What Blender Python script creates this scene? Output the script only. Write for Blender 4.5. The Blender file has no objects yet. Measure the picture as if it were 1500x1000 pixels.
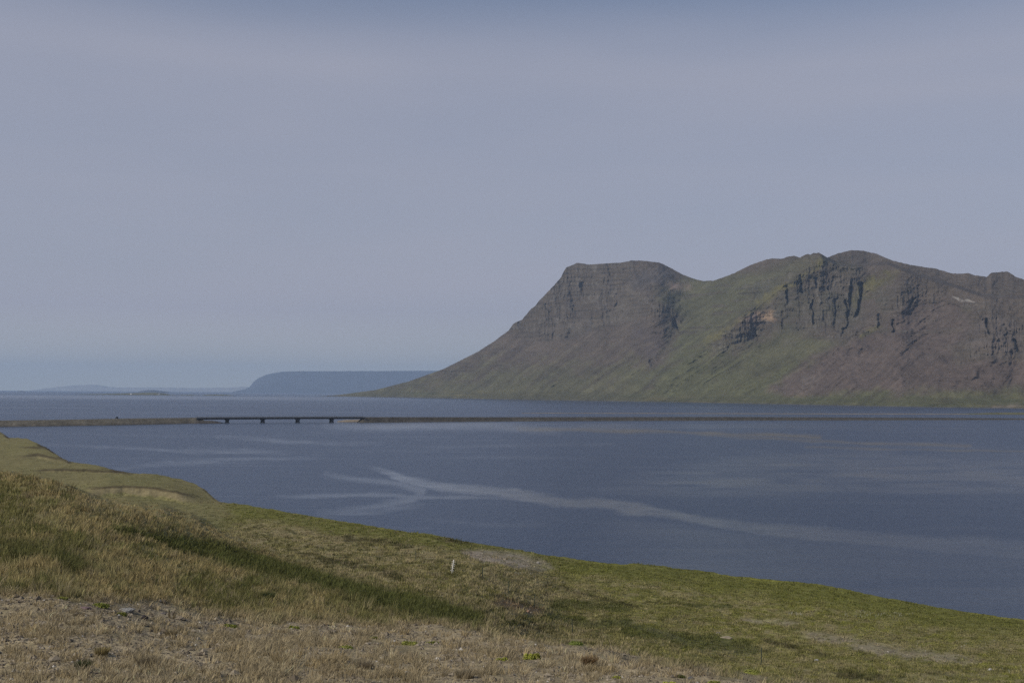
import bpy, math, random
import numpy as np
from mathutils import Matrix, Vector

# ------------------------------------------------------------------ camera, sky, sun, exposure
scene = bpy.context.scene
COL = scene.collection
CAM_H = 28.0
F = 1667.0                       # focal length in photograph pixels (1500 wide)
PITCH = math.atan(75.0 / F)
ROLL = 0.0062
cam_data = bpy.data.cameras.new("camera")
cam_data.sensor_width = 36.0
cam_data.lens = 36.0 * F / 1500.0
cam_data.clip_start = 0.3
cam_data.clip_end = 90000.0
cam = bpy.data.objects.new("camera", cam_data)
COL.objects.link(cam)
CAM_M = Matrix.Rotation(math.pi / 2 + PITCH, 4, 'X') @ Matrix.Rotation(ROLL, 4, 'Z')
cam.matrix_world = Matrix.Translation((0, 0, CAM_H)) @ CAM_M
scene.camera = cam

SUN_EL = math.radians(37.0)
SUN_AZ = math.radians(-121.0)    # measured from +Y towards +X: to the left, a little behind the camera
to_sun = Vector((math.sin(SUN_AZ) * math.cos(SUN_EL), math.cos(SUN_AZ) * math.cos(SUN_EL), math.sin(SUN_EL)))

world = bpy.data.worlds.new("World")
scene.world = world
world.use_nodes = True
wn = world.node_tree
wn.nodes.clear()
w_out = wn.nodes.new("ShaderNodeOutputWorld")
w_bg = wn.nodes.new("ShaderNodeBackground")
w_bg.inputs["Strength"].default_value = 0.1
sky = wn.nodes.new("ShaderNodeTexSky")
sky.sky_type = 'NISHITA'
sky.sun_disc = False
sky.sun_elevation = SUN_EL
sky.sun_rotation = SUN_AZ
sky.altitude = 30
sky.air_density = 1.0
sky.dust_density = 1.5
sky.ozone_density = 5.0
# a thin, even veil of high cirrus in front of the blue
tc = wn.nodes.new("ShaderNodeTexCoord")
mp = wn.nodes.new("ShaderNodeMapping")
mp.inputs["Scale"].default_value = (1.3, 1.3, 9.0)
mp.inputs["Rotation"].default_value = (0.05, -0.06, 0.0)
nz = wn.nodes.new("ShaderNodeTexNoise")
nz.inputs["Scale"].default_value = 1.7
nz.inputs["Detail"].default_value = 5
nz.inputs["Roughness"].default_value = 0.45
nz.inputs["Distortion"].default_value = 0.3
sep = wn.nodes.new("ShaderNodeSeparateXYZ")
elr = wn.nodes.new("ShaderNodeMapRange")            # the veil thins out higher up
elr.interpolation_type = 'SMOOTHSTEP'
elr.inputs["From Min"].default_value = 0.27
elr.inputs["From Max"].default_value = 0.36
elr.inputs["To Min"].default_value = 0.0
elr.inputs["To Max"].default_value = 0.6
nr = wn.nodes.new("ShaderNodeMapRange")
nr.inputs["From Min"].default_value = 0.3
nr.inputs["From Max"].default_value = 0.7
nr.inputs["To Min"].default_value = 0.70
nr.inputs["To Max"].default_value = 0.84
sub = wn.nodes.new("ShaderNodeMath"); sub.operation = 'SUBTRACT'; sub.use_clamp = True
vm = wn.nodes.new("ShaderNodeMix"); vm.data_type = 'RGBA'
VEIL = (4.86, 4.92, 5.88, 1)
vm.inputs["B"].default_value = VEIL
L = wn.links.new
L(tc.outputs["Generated"], mp.inputs["Vector"]); L(mp.outputs["Vector"], nz.inputs["Vector"])
L(tc.outputs["Generated"], sep.inputs[0]); L(sep.outputs["Z"], elr.inputs["Value"])
L(nz.outputs["Fac"], nr.inputs["Value"])
L(nr.outputs[0], sub.inputs[0]); L(elr.outputs[0], sub.inputs[1])
hor = wn.nodes.new("ShaderNodeMapRange")            # and thickens towards the horizon
hor.inputs["From Min"].default_value = 0.0; hor.inputs["From Max"].default_value = 0.16
hor.inputs["To Min"].default_value = 0.25; hor.inputs["To Max"].default_value = 0.0
add = wn.nodes.new("ShaderNodeMath"); add.operation = 'ADD'; add.use_clamp = True
L(sep.outputs["Z"], hor.inputs["Value"]); L(sub.outputs[0], add.inputs[0]); L(hor.outputs[0], add.inputs[1])
L(add.outputs[0], vm.inputs["Factor"])
low = wn.nodes.new("ShaderNodeMapRange")            # the lowest strip of sky is paler and warmer
low.inputs["From Min"].default_value = 0.0; low.inputs["From Max"].default_value = 0.07
low.inputs["To Min"].default_value = 1.0; low.inputs["To Max"].default_value = 0.0
vc = wn.nodes.new("ShaderNodeMix"); vc.data_type = 'RGBA'
vc.inputs["A"].default_value = VEIL; vc.inputs["B"].default_value = (6.7, 6.75, 6.1, 1)
L(sep.outputs["Z"], low.inputs["Value"]); L(low.outputs[0], vc.inputs["Factor"]); L(vc.outputs["Result"], vm.inputs["B"]); L(sky.outputs[0], vm.inputs["A"])
L(vm.outputs["Result"], w_bg.inputs["Color"]); L(w_bg.outputs[0], w_out.inputs["Surface"])

sun_data = bpy.data.lights.new("sun", 'SUN')
sun_data.energy = 4.0
sun_data.angle = math.radians(0.5)
sun_data.color = (1.0, 0.93, 0.82)
sun = bpy.data.objects.new("sun", sun_data)
sun.rotation_euler = to_sun.to_track_quat('Z', 'Y').to_euler()
COL.objects.link(sun)

scene.view_settings.view_transform = 'Standard'
scene.view_settings.look = 'None'
scene.view_settings.gamma = 1.0
scene.view_settings.use_curve_mapping = False
scene.view_settings.exposure = -0.35
scene.cycles.use_denoising = False
scene.cycles.use_adaptive_sampling = False
scene.cycles.max_bounces = 6
scene.cycles.volume_bounces = 0
scene.cycles.transparent_max_bounces = 6

HAZE_DENSITY = 4.4e-5
HAZE_COLOR = (0.51, 0.70, 1.0)

# ------------------------------------------------------------------ helpers
R3 = np.array(CAM_M.to_3x3())
RNG = np.random.default_rng(7)

def ray(px, py):
    px = np.asarray(px, float); py = np.asarray(py, float)
    v = np.stack(np.broadcast_arrays((px - 750.0) / F, -(py - 500.0) / F, -1.0), -1)
    return v @ R3.T

def at_depth(px, py, D):
    d = ray(px, py)
    t = np.asarray(D, float) / d[..., 1]
    return d * t[..., None] + np.array([0, 0, CAM_H])

def on_level(px, py, z=0.0):
    d = ray(px, py)
    t = (z - CAM_H) / d[..., 2]
    return d * t[..., None] + np.array([0, 0, CAM_H])

def eye(px):                      # where the level of the eye crosses a column of the photograph
    return 570.3 + 0.0062 * np.asarray(px, float)

def sstep(a, b, x):
    t = np.clip((x - a) / (b - a), 0, 1)
    return t * t * (3 - 2 * t)

def _hash(ix, iy, seed):
    h = (ix.astype(np.int64) * 374761393 + iy.astype(np.int64) * 668265263 + seed * 1442695041) & 0xFFFFFFFF
    h = ((h ^ (h >> 13)) * 1274126177) & 0xFFFFFFFF
    h = h ^ (h >> 16)
    return (h & 0xFFFFFF) / float(0xFFFFFF)

def vnoise(x, y, seed=0):
    x, y = np.broadcast_arrays(np.asarray(x, float), np.asarray(y, float))
    ix = np.floor(x); iy = np.floor(y)
    fx = x - ix; fy = y - iy
    fx = fx * fx * fx * (fx * (fx * 6 - 15) + 10); fy = fy * fy * fy * (fy * (fy * 6 - 15) + 10)
    a = _hash(ix, iy, seed); b = _hash(ix + 1, iy, seed)
    c = _hash(ix, iy + 1, seed); d = _hash(ix + 1, iy + 1, seed)
    return (a + (b - a) * fx) * (1 - fy) + (c + (d - c) * fx) * fy

def fbm(x, y, seed=0, octaves=4, gain=0.5):
    s = 0.0; a = 1.0; n = 0.0
    for o in range(octaves):
        s = s + a * (vnoise(x * 2 ** o + 17.3 * o, y * 2 ** o - 9.1 * o, seed + o) * 2 - 1)
        n += a; a *= gain
    return s / n

def ridged(x, y, seed=0, octaves=3):
    s = 0.0; a = 1.0; n = 0.0
    for o in range(octaves):
        s = s + a * (1 - np.abs(vnoise(x * 2 ** o + 3.7 * o, y * 2 ** o + 5.1 * o, seed + o) * 2 - 1))
        n += a; a *= 0.5
    return s / n

def curve(px, pts):
    p = np.array(pts, float)
    return np.interp(px, p[:, 0], p[:, 1])

def seg_dist(px, py, pts):
    """distance to a polyline and the fraction along it"""
    best = np.full(np.shape(px), 1e9); frac = np.zeros(np.shape(px))
    n = len(pts) - 1
    for i in range(n):
        (x0, y0), (x1, y1) = pts[i][:2], pts[i + 1][:2]
        dx, dy = x1 - x0, y1 - y0
        t = np.clip(((px - x0) * dx + (py - y0) * dy) / (dx * dx + dy * dy + 1e-9), 0, 1)
        d = np.hypot(px - x0 - t * dx, py - y0 - t * dy)
        m = d < best
        best = np.where(m, d, best); frac = np.where(m, (i + t) / n, frac)
    return best, frac

def soft_poly(px, py, pts, soft):
    """1 inside a polygon, 0 outside, with a soft edge"""
    inside = np.zeros(np.shape(px), bool)
    n = len(pts)
    for i in range(n):
        x0, y0 = pts[i]; x1, y1 = pts[(i + 1) % n]
        if y0 == y1:
            continue
        c = ((y0 > py) != (y1 > py)) & (px < (x1 - x0) * (py - y0) / (y1 - y0) + x0)
        inside ^= c
    d, _ = seg_dist(px, py, list(pts) + [pts[0]])
    sd = np.where(inside, d, -d)
    return sstep(-soft, soft, sd)

def blur(a, sx, sy):
    def one(b, s, axis):
        if s < 0.5:
            return b
        r = int(3 * s)
        k = np.exp(-0.5 * (np.arange(-r, r + 1) / s) ** 2); k /= k.sum()
        pad = [(0, 0)] * b.ndim; pad[axis] = (r, r)
        bp = np.pad(b, pad, mode='edge'); out = np.zeros_like(b)
        for i, w in enumerate(k):
            sl = [slice(None)] * b.ndim; sl[axis] = slice(i, i + b.shape[axis])
            out += w * bp[tuple(sl)]
        return out
    return one(one(a, sx, 1), sy, 0)

def lerp3(c, col, m):
    return c + (np.array(col) - c) * m[..., None]

def link(name, mesh, mat=None, parent=None):
    o = bpy.data.objects.new(name, mesh)
    COL.objects.link(o)
    if mat is not None:
        mesh.materials.append(mat)
    if parent is not None:
        o.parent = parent
    return o

def mesh_np(name, verts, loops, starts, totals, smooth=True, tint=None, extra=None):
    me = bpy.data.meshes.new(name)
    me.vertices.add(len(verts)); me.vertices.foreach_set("co", np.ascontiguousarray(verts, np.float32).ravel())
    me.loops.add(len(loops)); me.loops.foreach_set("vertex_index", np.ascontiguousarray(loops, np.int32))
    me.polygons.add(len(starts))
    me.polygons.foreach_set("loop_start", np.ascontiguousarray(starts, np.int32))
    me.polygons.foreach_set("loop_total", np.ascontiguousarray(totals, np.int32))
    me.polygons.foreach_set("use_smooth", np.full(len(starts), smooth))
    me.update(calc_edges=True)
    if tint is not None:
        at = me.attributes.new("tint", 'FLOAT_COLOR', 'POINT')
        c4 = np.ones((len(verts), 4), np.float32); c4[:, :3] = tint
        at.data.foreach_set("color", c4.ravel())
    for k, v in (extra or {}).items():
        at = me.attributes.new(k, 'FLOAT', 'POINT')
        at.data.foreach_set("value", np.ascontiguousarray(v, np.float32).ravel())
    return me

def grid_mesh(name, P, tint=None, extra=None, smooth=True):
    """P is (rows, cols, 3); rows run away from the viewer, columns to the right"""
    nr_, nc_ = P.shape[:2]
    idx = np.arange(nr_ * nc_).reshape(nr_, nc_)
    q = np.stack([idx[:-1, :-1], idx[:-1, 1:], idx[1:, 1:], idx[1:, :-1]], -1).reshape(-1, 4)
    n = len(q)
    ex = {k: v.ravel() for k, v in (extra or {}).items()}
    return mesh_np(name, P.reshape(-1, 3), q.ravel(), np.arange(n) * 4, np.full(n, 4), smooth,
                   None if tint is None else tint.reshape(-1, 3), ex)

def poly_mesh(name, verts, faces, smooth=False, tint=None):
    loops = np.concatenate([np.array(f) for f in faces])
    tot = np.array([len(f) for f in faces])
    return mesh_np(name, np.array(verts, float), loops, np.concatenate([[0], np.cumsum(tot)[:-1]]), tot, smooth, tint)

class MB:
    """collects boxes, tubes and lumps into one mesh"""
    def __init__(self): self.v = []; self.f = []
    def add(self, verts, faces):
        b = len(self.v); self.v += [tuple(map(float, p)) for p in verts]
        self.f += [tuple(i + b for i in f) for f in faces]
    def prism(self, ring_a, ring_b):
        n = len(ring_a)
        self.add(list(ring_a) + list(ring_b),
                 [tuple(range(n))[::-1], tuple(range(n, 2 * n))] + [(i, (i + 1) % n, n + (i + 1) % n, n + i) for i in range(n)])
    def box(self, c, s, chamfer=0.0, M=None):
        x, y, z = s[0] / 2, s[1] / 2, s[2] / 2
        k = chamfer
        ring = [(-x + k, -y), (x - k, -y), (x, -y + k), (x, y - k), (x - k, y), (-x + k, y), (-x, y - k), (-x, -y + k)] if k else \
               [(-x, -y), (x, -y), (x, y), (-x, y)]
        a = [Vector((p[0], p[1], -z)) for p in ring]; b = [Vector((p[0], p[1], z)) for p in ring]
        t = (lambda p: (M @ p if M is not None else p) + Vector(c))
        self.prism([t(p) for p in a], [t(p) for p in b])
    def tube(self, pts, radii, seg=8):
        rings = []
        for i, p in enumerate(pts):
            p = Vector(p)
            d = Vector(pts[min(i + 1, len(pts) - 1)]) - Vector(pts[max(i - 1, 0)])
            d.normalize()
            u = d.orthogonal().normalized(); w = d.cross(u)
            r = radii[i] if hasattr(radii, '__len__') else radii
            rings.append([p + (u * math.cos(2 * math.pi * k / seg) + w * math.sin(2 * math.pi * k / seg)) * r for k in range(seg)])
        b = len(self.v)
        for rg in rings: self.v += [tuple(q) for q in rg]
        for i in range(len(rings) - 1):
            for k in range(seg):
                a0 = b + i * seg + k; a1 = b + i * seg + (k + 1) % seg
                self.f.append((a0, a1, a1 + seg, a0 + seg))
        self.f.append(tuple(range(b, b + seg))[::-1]); self.f.append(tuple(range(b + (len(rings) - 1) * seg, b + len(rings) * seg)))
    def build(self, name, mat, parent=None, smooth=False):
        return link(name, poly_mesh(name, self.v, self.f, smooth), mat, parent)

def tag(o, label=None, cat=None, group=None, kind=None):
    if label: o["label"] = label
    if cat: o["category"] = cat
    if group: o["group"] = group
    if kind: o["kind"] = kind
    return o

def empty(name, loc, rz=0.0):
    o = bpy.data.objects.new(name, None); COL.objects.link(o)
    o.location = loc; o.rotation_euler = (0, 0, rz); o.empty_display_size = 0.3
    return o

# ------------------------------------------------------------------ materials
def new_mat(name):
    m = bpy.data.materials.new(name); m.use_nodes = True
    nt = m.node_tree; bs = nt.nodes["Principled BSDF"]
    return m, nt, bs

def N(nt, t, **kw):
    n = nt.nodes.new(t)
    for k, v in kw.items():
        if k in n.inputs.keys(): n.inputs[k].default_value = v
        else: setattr(n, k, v)
    return n

def tinted(name, rough=0.9, mottles=(), bumps=(), spec=0.05):
    """base colour from the tint attribute, broken up by world-space noise; bump from noise"""
    m, nt, bs = new_mat(name)
    at = N(nt, "ShaderNodeAttribute", attribute_name="tint")
    geo = N(nt, "ShaderNodeNewGeometry")
    c = at.outputs["Color"]
    for (vec_scale, lo, hi, detail) in mottles:
        mp_ = N(nt, "ShaderNodeMapping"); mp_.inputs["Scale"].default_value = vec_scale
        n_ = N(nt, "ShaderNodeTexNoise", Scale=1.0, Detail=detail, Roughness=0.6)
        r_ = N(nt, "ShaderNodeMapRange")
        r_.inputs["From Min"].default_value = 0.28; r_.inputs["From Max"].default_value = 0.72
        r_.inputs["To Min"].default_value = lo; r_.inputs["To Max"].default_value = hi
        mul = N(nt, "ShaderNodeVectorMath", operation='SCALE')
        nt.links.new(geo.outputs["Position"], mp_.inputs["Vector"]); nt.links.new(mp_.outputs[0], n_.inputs["Vector"])
        nt.links.new(n_.outputs["Fac"], r_.inputs["Value"]); nt.links.new(c, mul.inputs[0])
        nt.links.new(r_.outputs[0], mul.inputs["Scale"]); c = mul.outputs[0]
    nt.links.new(c, bs.inputs["Base Color"])
    nrm = None
    for (vec_scale, dist, detail) in bumps:
        mp_ = N(nt, "ShaderNodeMapping"); mp_.inputs["Scale"].default_value = vec_scale
        n_ = N(nt, "ShaderNodeTexNoise", Scale=1.0, Detail=detail, Roughness=0.62)
        b_ = N(nt, "ShaderNodeBump", Strength=1.0, Distance=dist)
        nt.links.new(geo.outputs["Position"], mp_.inputs["Vector"]); nt.links.new(mp_.outputs[0], n_.inputs["Vector"])
        nt.links.new(n_.outputs["Fac"], b_.inputs["Height"])
        if nrm is not None: nt.links.new(nrm, b_.inputs["Normal"])
        nrm = b_.outputs[0]
    if nrm is not None: nt.links.new(nrm, bs.inputs["Normal"])
    bs.inputs["Roughness"].default_value = rough
    bs.inputs["Specular IOR Level"].default_value = spec
    return m

def plain(name, col, rough=0.7, metal=0.0, var=0.25, scale=6.0, bump=0.0):
    m, nt, bs = new_mat(name)
    tco = N(nt, "ShaderNodeTexCoord")
    n_ = N(nt, "ShaderNodeTexNoise", Scale=scale, Detail=5, Roughness=0.65)
    nt.links.new(tco.outputs["Object"], n_.inputs["Vector"])
    mx = N(nt, "ShaderNodeMix", data_type='RGBA')
    mx.inputs["A"].default_value = (*[c * (1 - var) for c in col], 1)
    mx.inputs["B"].default_value = (*[min(1, c * (1 + var)) for c in col], 1)
    nt.links.new(n_.outputs["Fac"], mx.inputs["Factor"]); nt.links.new(mx.outputs["Result"], bs.inputs["Base Color"])
    if bump:
        b_ = N(nt, "ShaderNodeBump", Strength=1.0, Distance=bump)
        nt.links.new(n_.outputs["Fac"], b_.inputs["Height"]); nt.links.new(b_.outputs[0], bs.inputs["Normal"])
    bs.inputs["Roughness"].default_value = rough; bs.inputs["Metallic"].default_value = metal
    bs.inputs["Specular IOR Level"].default_value = 0.3
    return m

def leafy(name, translucent=0.3):
    """thin leaves and blades: colour per blade, some light passing through"""
    m, nt, bs = new_mat(name)
    at = N(nt, "ShaderNodeAttribute", attribute_name="tint")
    bs.inputs["Roughness"].default_value = 0.8; bs.inputs["Specular IOR Level"].default_value = 0.05
    nt.links.new(at.outputs["Color"], bs.inputs["Base Color"])
    tr = N(nt, "ShaderNodeBsdfTranslucent"); nt.links.new(at.outputs["Color"], tr.inputs["Color"])
    mx = N(nt, "ShaderNodeMixShader", Fac=translucent)
    out = nt.nodes["Material Output"]
    nt.links.new(bs.outputs[0], mx.inputs[1]); nt.links.new(tr.outputs[0], mx.inputs[2]); nt.links.new(mx.outputs[0], out.inputs["Surface"])
    return m

MAT_GROUND = tinted("turf_and_gravel", 0.95,
                    mottles=[((0.35, 0.35, 0.35), 0.75, 1.25, 4), ((2.6, 2.6, 2.6), 0.7, 1.3, 5), ((14, 14, 14), 0.72, 1.28, 3)],
                    bumps=[((0.9, 0.9, 0.9), 0.25, 4), ((7, 7, 7), 0.05, 4)])
MAT_MOUNTAIN = tinted("basalt_scree_and_grass", 0.95,
                      mottles=[((0.012, 0.012, 0.02), 0.85, 1.15, 5), ((0.07, 0.07, 0.12), 0.8, 1.2, 4)],
                      bumps=[((0.03, 0.03, 0.022), 7.0, 6)])
MAT_FAR = tinted("far_land", 0.95, mottles=[((0.002, 0.002, 0.006), 0.9, 1.1, 4)])
MAT_BANK = tinted("gravel_bank", 0.95, mottles=[((0.06, 0.06, 0.06), 0.8, 1.2, 4), ((0.5, 0.5, 0.5), 0.7, 1.3, 4)],
                  bumps=[((0.5, 0.5, 0.5), 0.5, 5)])
MAT_BLADE = leafy("grass_blade", 0.42)
MAT_MOSS = leafy("cushion_leaf", 0.15)
MAT_STONE = tinted("pebble", 0.9, mottles=[((20, 20, 20), 0.8, 1.2, 3)])

def water_material():
    m, nt, bs = new_mat("fjord_water")
    geo = N(nt, "ShaderNodeNewGeometry")
    sl = N(nt, "ShaderNodeAttribute", attribute_name="slick")
    sh = N(nt, "ShaderNodeAttribute", attribute_name="shoal")
    mx = N(nt, "ShaderNodeMix", data_type='RGBA')
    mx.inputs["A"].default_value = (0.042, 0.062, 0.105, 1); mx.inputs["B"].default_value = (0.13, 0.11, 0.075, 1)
    nt.links.new(sh.outputs["Fac"], mx.inputs["Factor"]); m2 = N(nt, "ShaderNodeMix", data_type='RGBA'); m2.inputs["B"].default_value = (0.115, 0.135, 0.165, 1)     # paler colour painted in for sky reflected by a slick
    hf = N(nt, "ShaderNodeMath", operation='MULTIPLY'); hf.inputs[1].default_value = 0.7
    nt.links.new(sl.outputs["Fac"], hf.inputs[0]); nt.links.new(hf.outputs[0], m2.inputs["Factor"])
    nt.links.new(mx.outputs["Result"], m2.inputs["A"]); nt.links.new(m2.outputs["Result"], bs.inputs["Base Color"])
    bs.inputs["IOR"].default_value = 1.33; bs.inputs["Specular IOR Level"].default_value = 0.5
    r_ = N(nt, "ShaderNodeMapRange"); r_.inputs["To Min"].default_value = 0.30; r_.inputs["To Max"].default_value = 0.12
    nt.links.new(sl.outputs["Fac"], r_.inputs["Value"]); nt.links.new(r_.outputs[0], bs.inputs["Roughness"])
    inv = N(nt, "ShaderNodeMapRange"); inv.inputs["To Min"].default_value = 1.0; inv.inputs["To Max"].default_value = 0.2
    nt.links.new(sl.outputs["Fac"], inv.inputs["Value"])
    nrm = None
    for sc_, dist, det in (((0.35, 0.6, 1), 0.55, 4), ((1.7, 2.3, 1), 0.26, 3)):
        mp_ = N(nt, "ShaderNodeMapping"); mp_.inputs["Scale"].default_value = sc_; mp_.inputs["Rotation"].default_value = (0, 0, 0.25)
        n_ = N(nt, "ShaderNodeTexNoise", Scale=1.0, Detail=det, Roughness=0.55)
        b_ = N(nt, "ShaderNodeBump", Distance=dist)
        nt.links.new(geo.outputs["Position"], mp_.inputs["Vector"]); nt.links.new(mp_.outputs[0], n_.inputs["Vector"])
        nt.links.new(n_.outputs["Fac"], b_.inputs["Height"]); nt.links.new(inv.outputs[0], b_.inputs["Strength"])
        if nrm is not None: nt.links.new(nrm, b_.inputs["Normal"])
        nrm = b_.outputs[0]
    nt.links.new(nrm, bs.inputs["Normal"])
    return m
MAT_WATER = water_material()

# ------------------------------------------------------------------ water
def build_water():
    px = np.concatenate([np.arange(-900, -60, 20), np.arange(-60, 1560, 3.0), np.arange(1560, 2460, 20)])
    pyw = np.concatenate([np.linspace(1.556, 60, 170), np.linspace(60.6, 400, 300)])       # dip below the eye, in photograph pixels
    D = CAM_H * F / pyw
    PX, DD = np.meshgrid(px, D)
    dip = CAM_H * F / DD
    P = np.empty(PX.shape + (3,)); P[..., 0] = (PX - 750) / F * DD; P[..., 1] = DD; P[..., 2] = 0
    py = eye(PX) + dip
    lx = PX / 150.0
    warp = 5 * fbm(PX / 90.0, py / 14.0, 31, 3)
    yy = py + warp * sstep(620, 720, py)
    slick = np.zeros(PX.shape); main_s = np.zeros(PX.shape)
    main = [(530, 676), (560, 688), (592, 700), (650, 711), (750, 722), (880, 738), (950, 747), (1050, 765), (1150, 777), (1300, 790), (1600, 812)]
    d, t = seg_dist(PX, yy * 1.0, main)
    w = 4.5 + 4.5 * sstep(0.02, 0.3, t) + 9 * sstep(0.7, 1.0, t)
    main_s = np.maximum(main_s, (1.0 - 0.45 * sstep(0.55, 1.0, t)) * sstep(0.0, 0.20, t) * sstep(w * 1.15, w * 0.35, d + 1.8 * fbm(PX / 14., py / 3., 19, 3)))
    for pts, w, s in (([(480, 692), (530, 704), (590, 709), (622, 717), (606, 728), (560, 738), (500, 747)], 6, .75),
                      ([(410, 722), (520, 724), (640, 724), (735, 729)], 3.2, .75),
                      ([(470, 750), (560, 746), (620, 735)], 5, .5),
                      ([(620, 757), (720, 766), (800, 768)], 4, .35),
                      ([(1080, 690), (1180, 702), (1330, 715), (1560, 722)], 7, .45),
                      ([(270, 660), (360, 660), (430, 663)], 5, .45), ([(320, 640), (420, 646), (560, 650)], 4, .4),
                      ([(60, 650), (200, 655), (300, 665)], 3, .4), ([(170, 686), (250, 678), (360, 672), (480, 668)], 4, .4),
                      ([(480, 622), (560, 624), (700, 622), (820, 630)], 8, .75),
                      ([(620, 655), (760, 652), (900, 650)], 3, .3)):
        d, t = seg_dist(PX, yy, pts)
        v = 0.88 * s * sstep(w * 1.35, w * 0.1, d + 1.2 * fbm(PX / 12., py / 2.5, 22, 3)) * np.sin(np.pi * np.clip(t * 0.94 + 0.03, 0, 1)) ** 0.35
        if s >= 0.7: main_s = np.maximum(main_s, v * 1.1)
        else: slick = np.maximum(slick, v * 1.25)
    # wind streaks: long, thin, flattened by distance
    ld = np.log(DD)
    st = fbm(PX / 260.0, ld * 26, 3, 4) * 0.6 + fbm(PX / 420.0, ld * 60, 9, 3) * 0.5
    far = sstep(70, 25, dip)
    rag = np.clip(0.62 + 0.9 * fbm(PX / 34.0, py / 3.2, 14, 4), 0.4, 1.1)
    slick = slick * rag
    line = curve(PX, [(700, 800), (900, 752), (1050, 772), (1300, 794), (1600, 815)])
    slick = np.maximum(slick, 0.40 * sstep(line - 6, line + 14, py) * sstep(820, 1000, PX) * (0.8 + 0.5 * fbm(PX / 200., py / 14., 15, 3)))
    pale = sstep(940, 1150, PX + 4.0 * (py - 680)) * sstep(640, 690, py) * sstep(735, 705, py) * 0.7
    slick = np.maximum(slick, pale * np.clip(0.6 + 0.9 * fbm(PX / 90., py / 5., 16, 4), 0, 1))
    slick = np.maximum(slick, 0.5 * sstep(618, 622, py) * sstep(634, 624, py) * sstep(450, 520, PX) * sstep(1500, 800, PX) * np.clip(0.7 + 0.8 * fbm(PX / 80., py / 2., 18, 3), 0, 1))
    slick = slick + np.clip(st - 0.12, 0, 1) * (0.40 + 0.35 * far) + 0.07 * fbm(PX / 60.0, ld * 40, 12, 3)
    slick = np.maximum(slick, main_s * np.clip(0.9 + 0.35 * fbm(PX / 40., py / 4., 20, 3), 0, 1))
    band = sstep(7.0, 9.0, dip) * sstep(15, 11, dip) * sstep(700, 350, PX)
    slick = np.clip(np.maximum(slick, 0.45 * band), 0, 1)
    shoal = np.zeros(PX.shape)
    for pts, w, s in (([(760, 627), (900, 630), (1050, 634), (1200, 640)], 5, .9), ([(1000, 634), (1180, 645), (1420, 653)], 4, .7), ([(1180, 655), (1400, 660), (1540, 662)], 2.5, .6)):
        d, t = seg_dist(PX, py + 3 * fbm(PX / 60, py / 5, 5, 3), pts)
        shoal = np.maximum(shoal, s * sstep(w, 0, d) * (0.8 + 0.5 * fbm(PX / 40, py / 2.0, 6, 3)))
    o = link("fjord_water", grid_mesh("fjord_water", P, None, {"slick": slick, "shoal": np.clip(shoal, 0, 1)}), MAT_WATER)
    tag(o, kind="structure")
build_water()

# ------------------------------------------------------------------ near ground
COAST = [(-500, 618), (-200, 623), (-40, 628), (0, 632), (13, 640.5), (40, 642), (58, 651), (68, 655), (92, 671), (100, 675), (145, 682),
         (172, 689), (188, 692), (225, 694), (262, 701), (285, 708), (300, 717), (311, 727), (322, 735), (400, 746), (480, 759), (560, 772),
         (640, 785), (700, 795), (800, 812), (900, 825), (985, 832), (1020, 834), (1050, 838), (1056, 840.5), (1100, 844), (1200, 855),
         (1240, 862), (1265, 868), (1320, 880), (1400, 893), (1500, 906), (1700, 934), (2100, 980)]
SPUR = [(-500, 640), (-200, 668), (0, 690), (70, 704), (150, 731), (230, 742), (280, 754), (330, 786), (400, 812), (500, 850), (620, 895), (800, 960), (1000, 1040), (2100, 1500)]
GRAVEL_TOP = [(-500, 835), (0, 862), (120, 872), (230, 882), (330, 900), (450, 905), (560, 915), (700, 930), (800, 945), (900, 958), (1000, 973), (1100, 990), (1180, 1004), (1500, 1060), (2100, 1200)]

def _tab(pairs):
    p = np.array(pairs, float)
    dense = np.linspace(0, 2400, 4801)
    v = np.interp(dense, p[:, 0], np.log(p[:, 1]))
    k = np.hanning(41); k /= k.sum()
    v = np.convolve(np.pad(v, 20, mode='edge'), k, mode='valid')
    return dense, v
T_MID = _tab([(0, 1100), (45, 900), (55, 800), (70, 570), (100, 400), (160, 240), (200, 175), (230, 130), (250, 100), (270, 78), (290, 64), (310, 52), (340, 39), (380, 27), (427, 20), (600, 10), (1000, 4.7), (2400, 1.6)])
T_838 = _tab([(0, 1100), (200, 210), (256, 130), (300, 100), (350, 77), (375, 58), (400, 40), (427, 26), (600, 10.5), (1000, 4.7), (2400, 1.6)])
T_1115 = _tab([(0, 1100), (200, 230), (269, 140), (330, 100), (391, 70), (415, 50), (440, 32), (600, 12), (1000, 5), (2400, 1.6)])
T_1500 = _tab([(0, 1100), (200, 230), (326, 118), (380, 86), (425, 62), (460, 40), (600, 13), (1000, 5), (2400, 1.6)])
T_SPUR = _tab([(0, 100), (60, 75), (118, 58), (160, 48), (200, 40), (290, 28), (430, 17.5), (600, 9.5), (1000, 4.7), (2400, 1.6)])

SCARPS = [  # (x0, x1, top y curve, height px)
    (118, 292, [(118, 716), (180, 712), (230, 716), (292, 727)], 15),
    (40, 195, [(40, 688), (120, 688), (195, 691)], 4.5),
    (20, 103, [(20, 669), (55, 665), (103, 674)], 6.5),
    (20, 78, [(20, 654), (78, 656)], 3),
]

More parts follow.
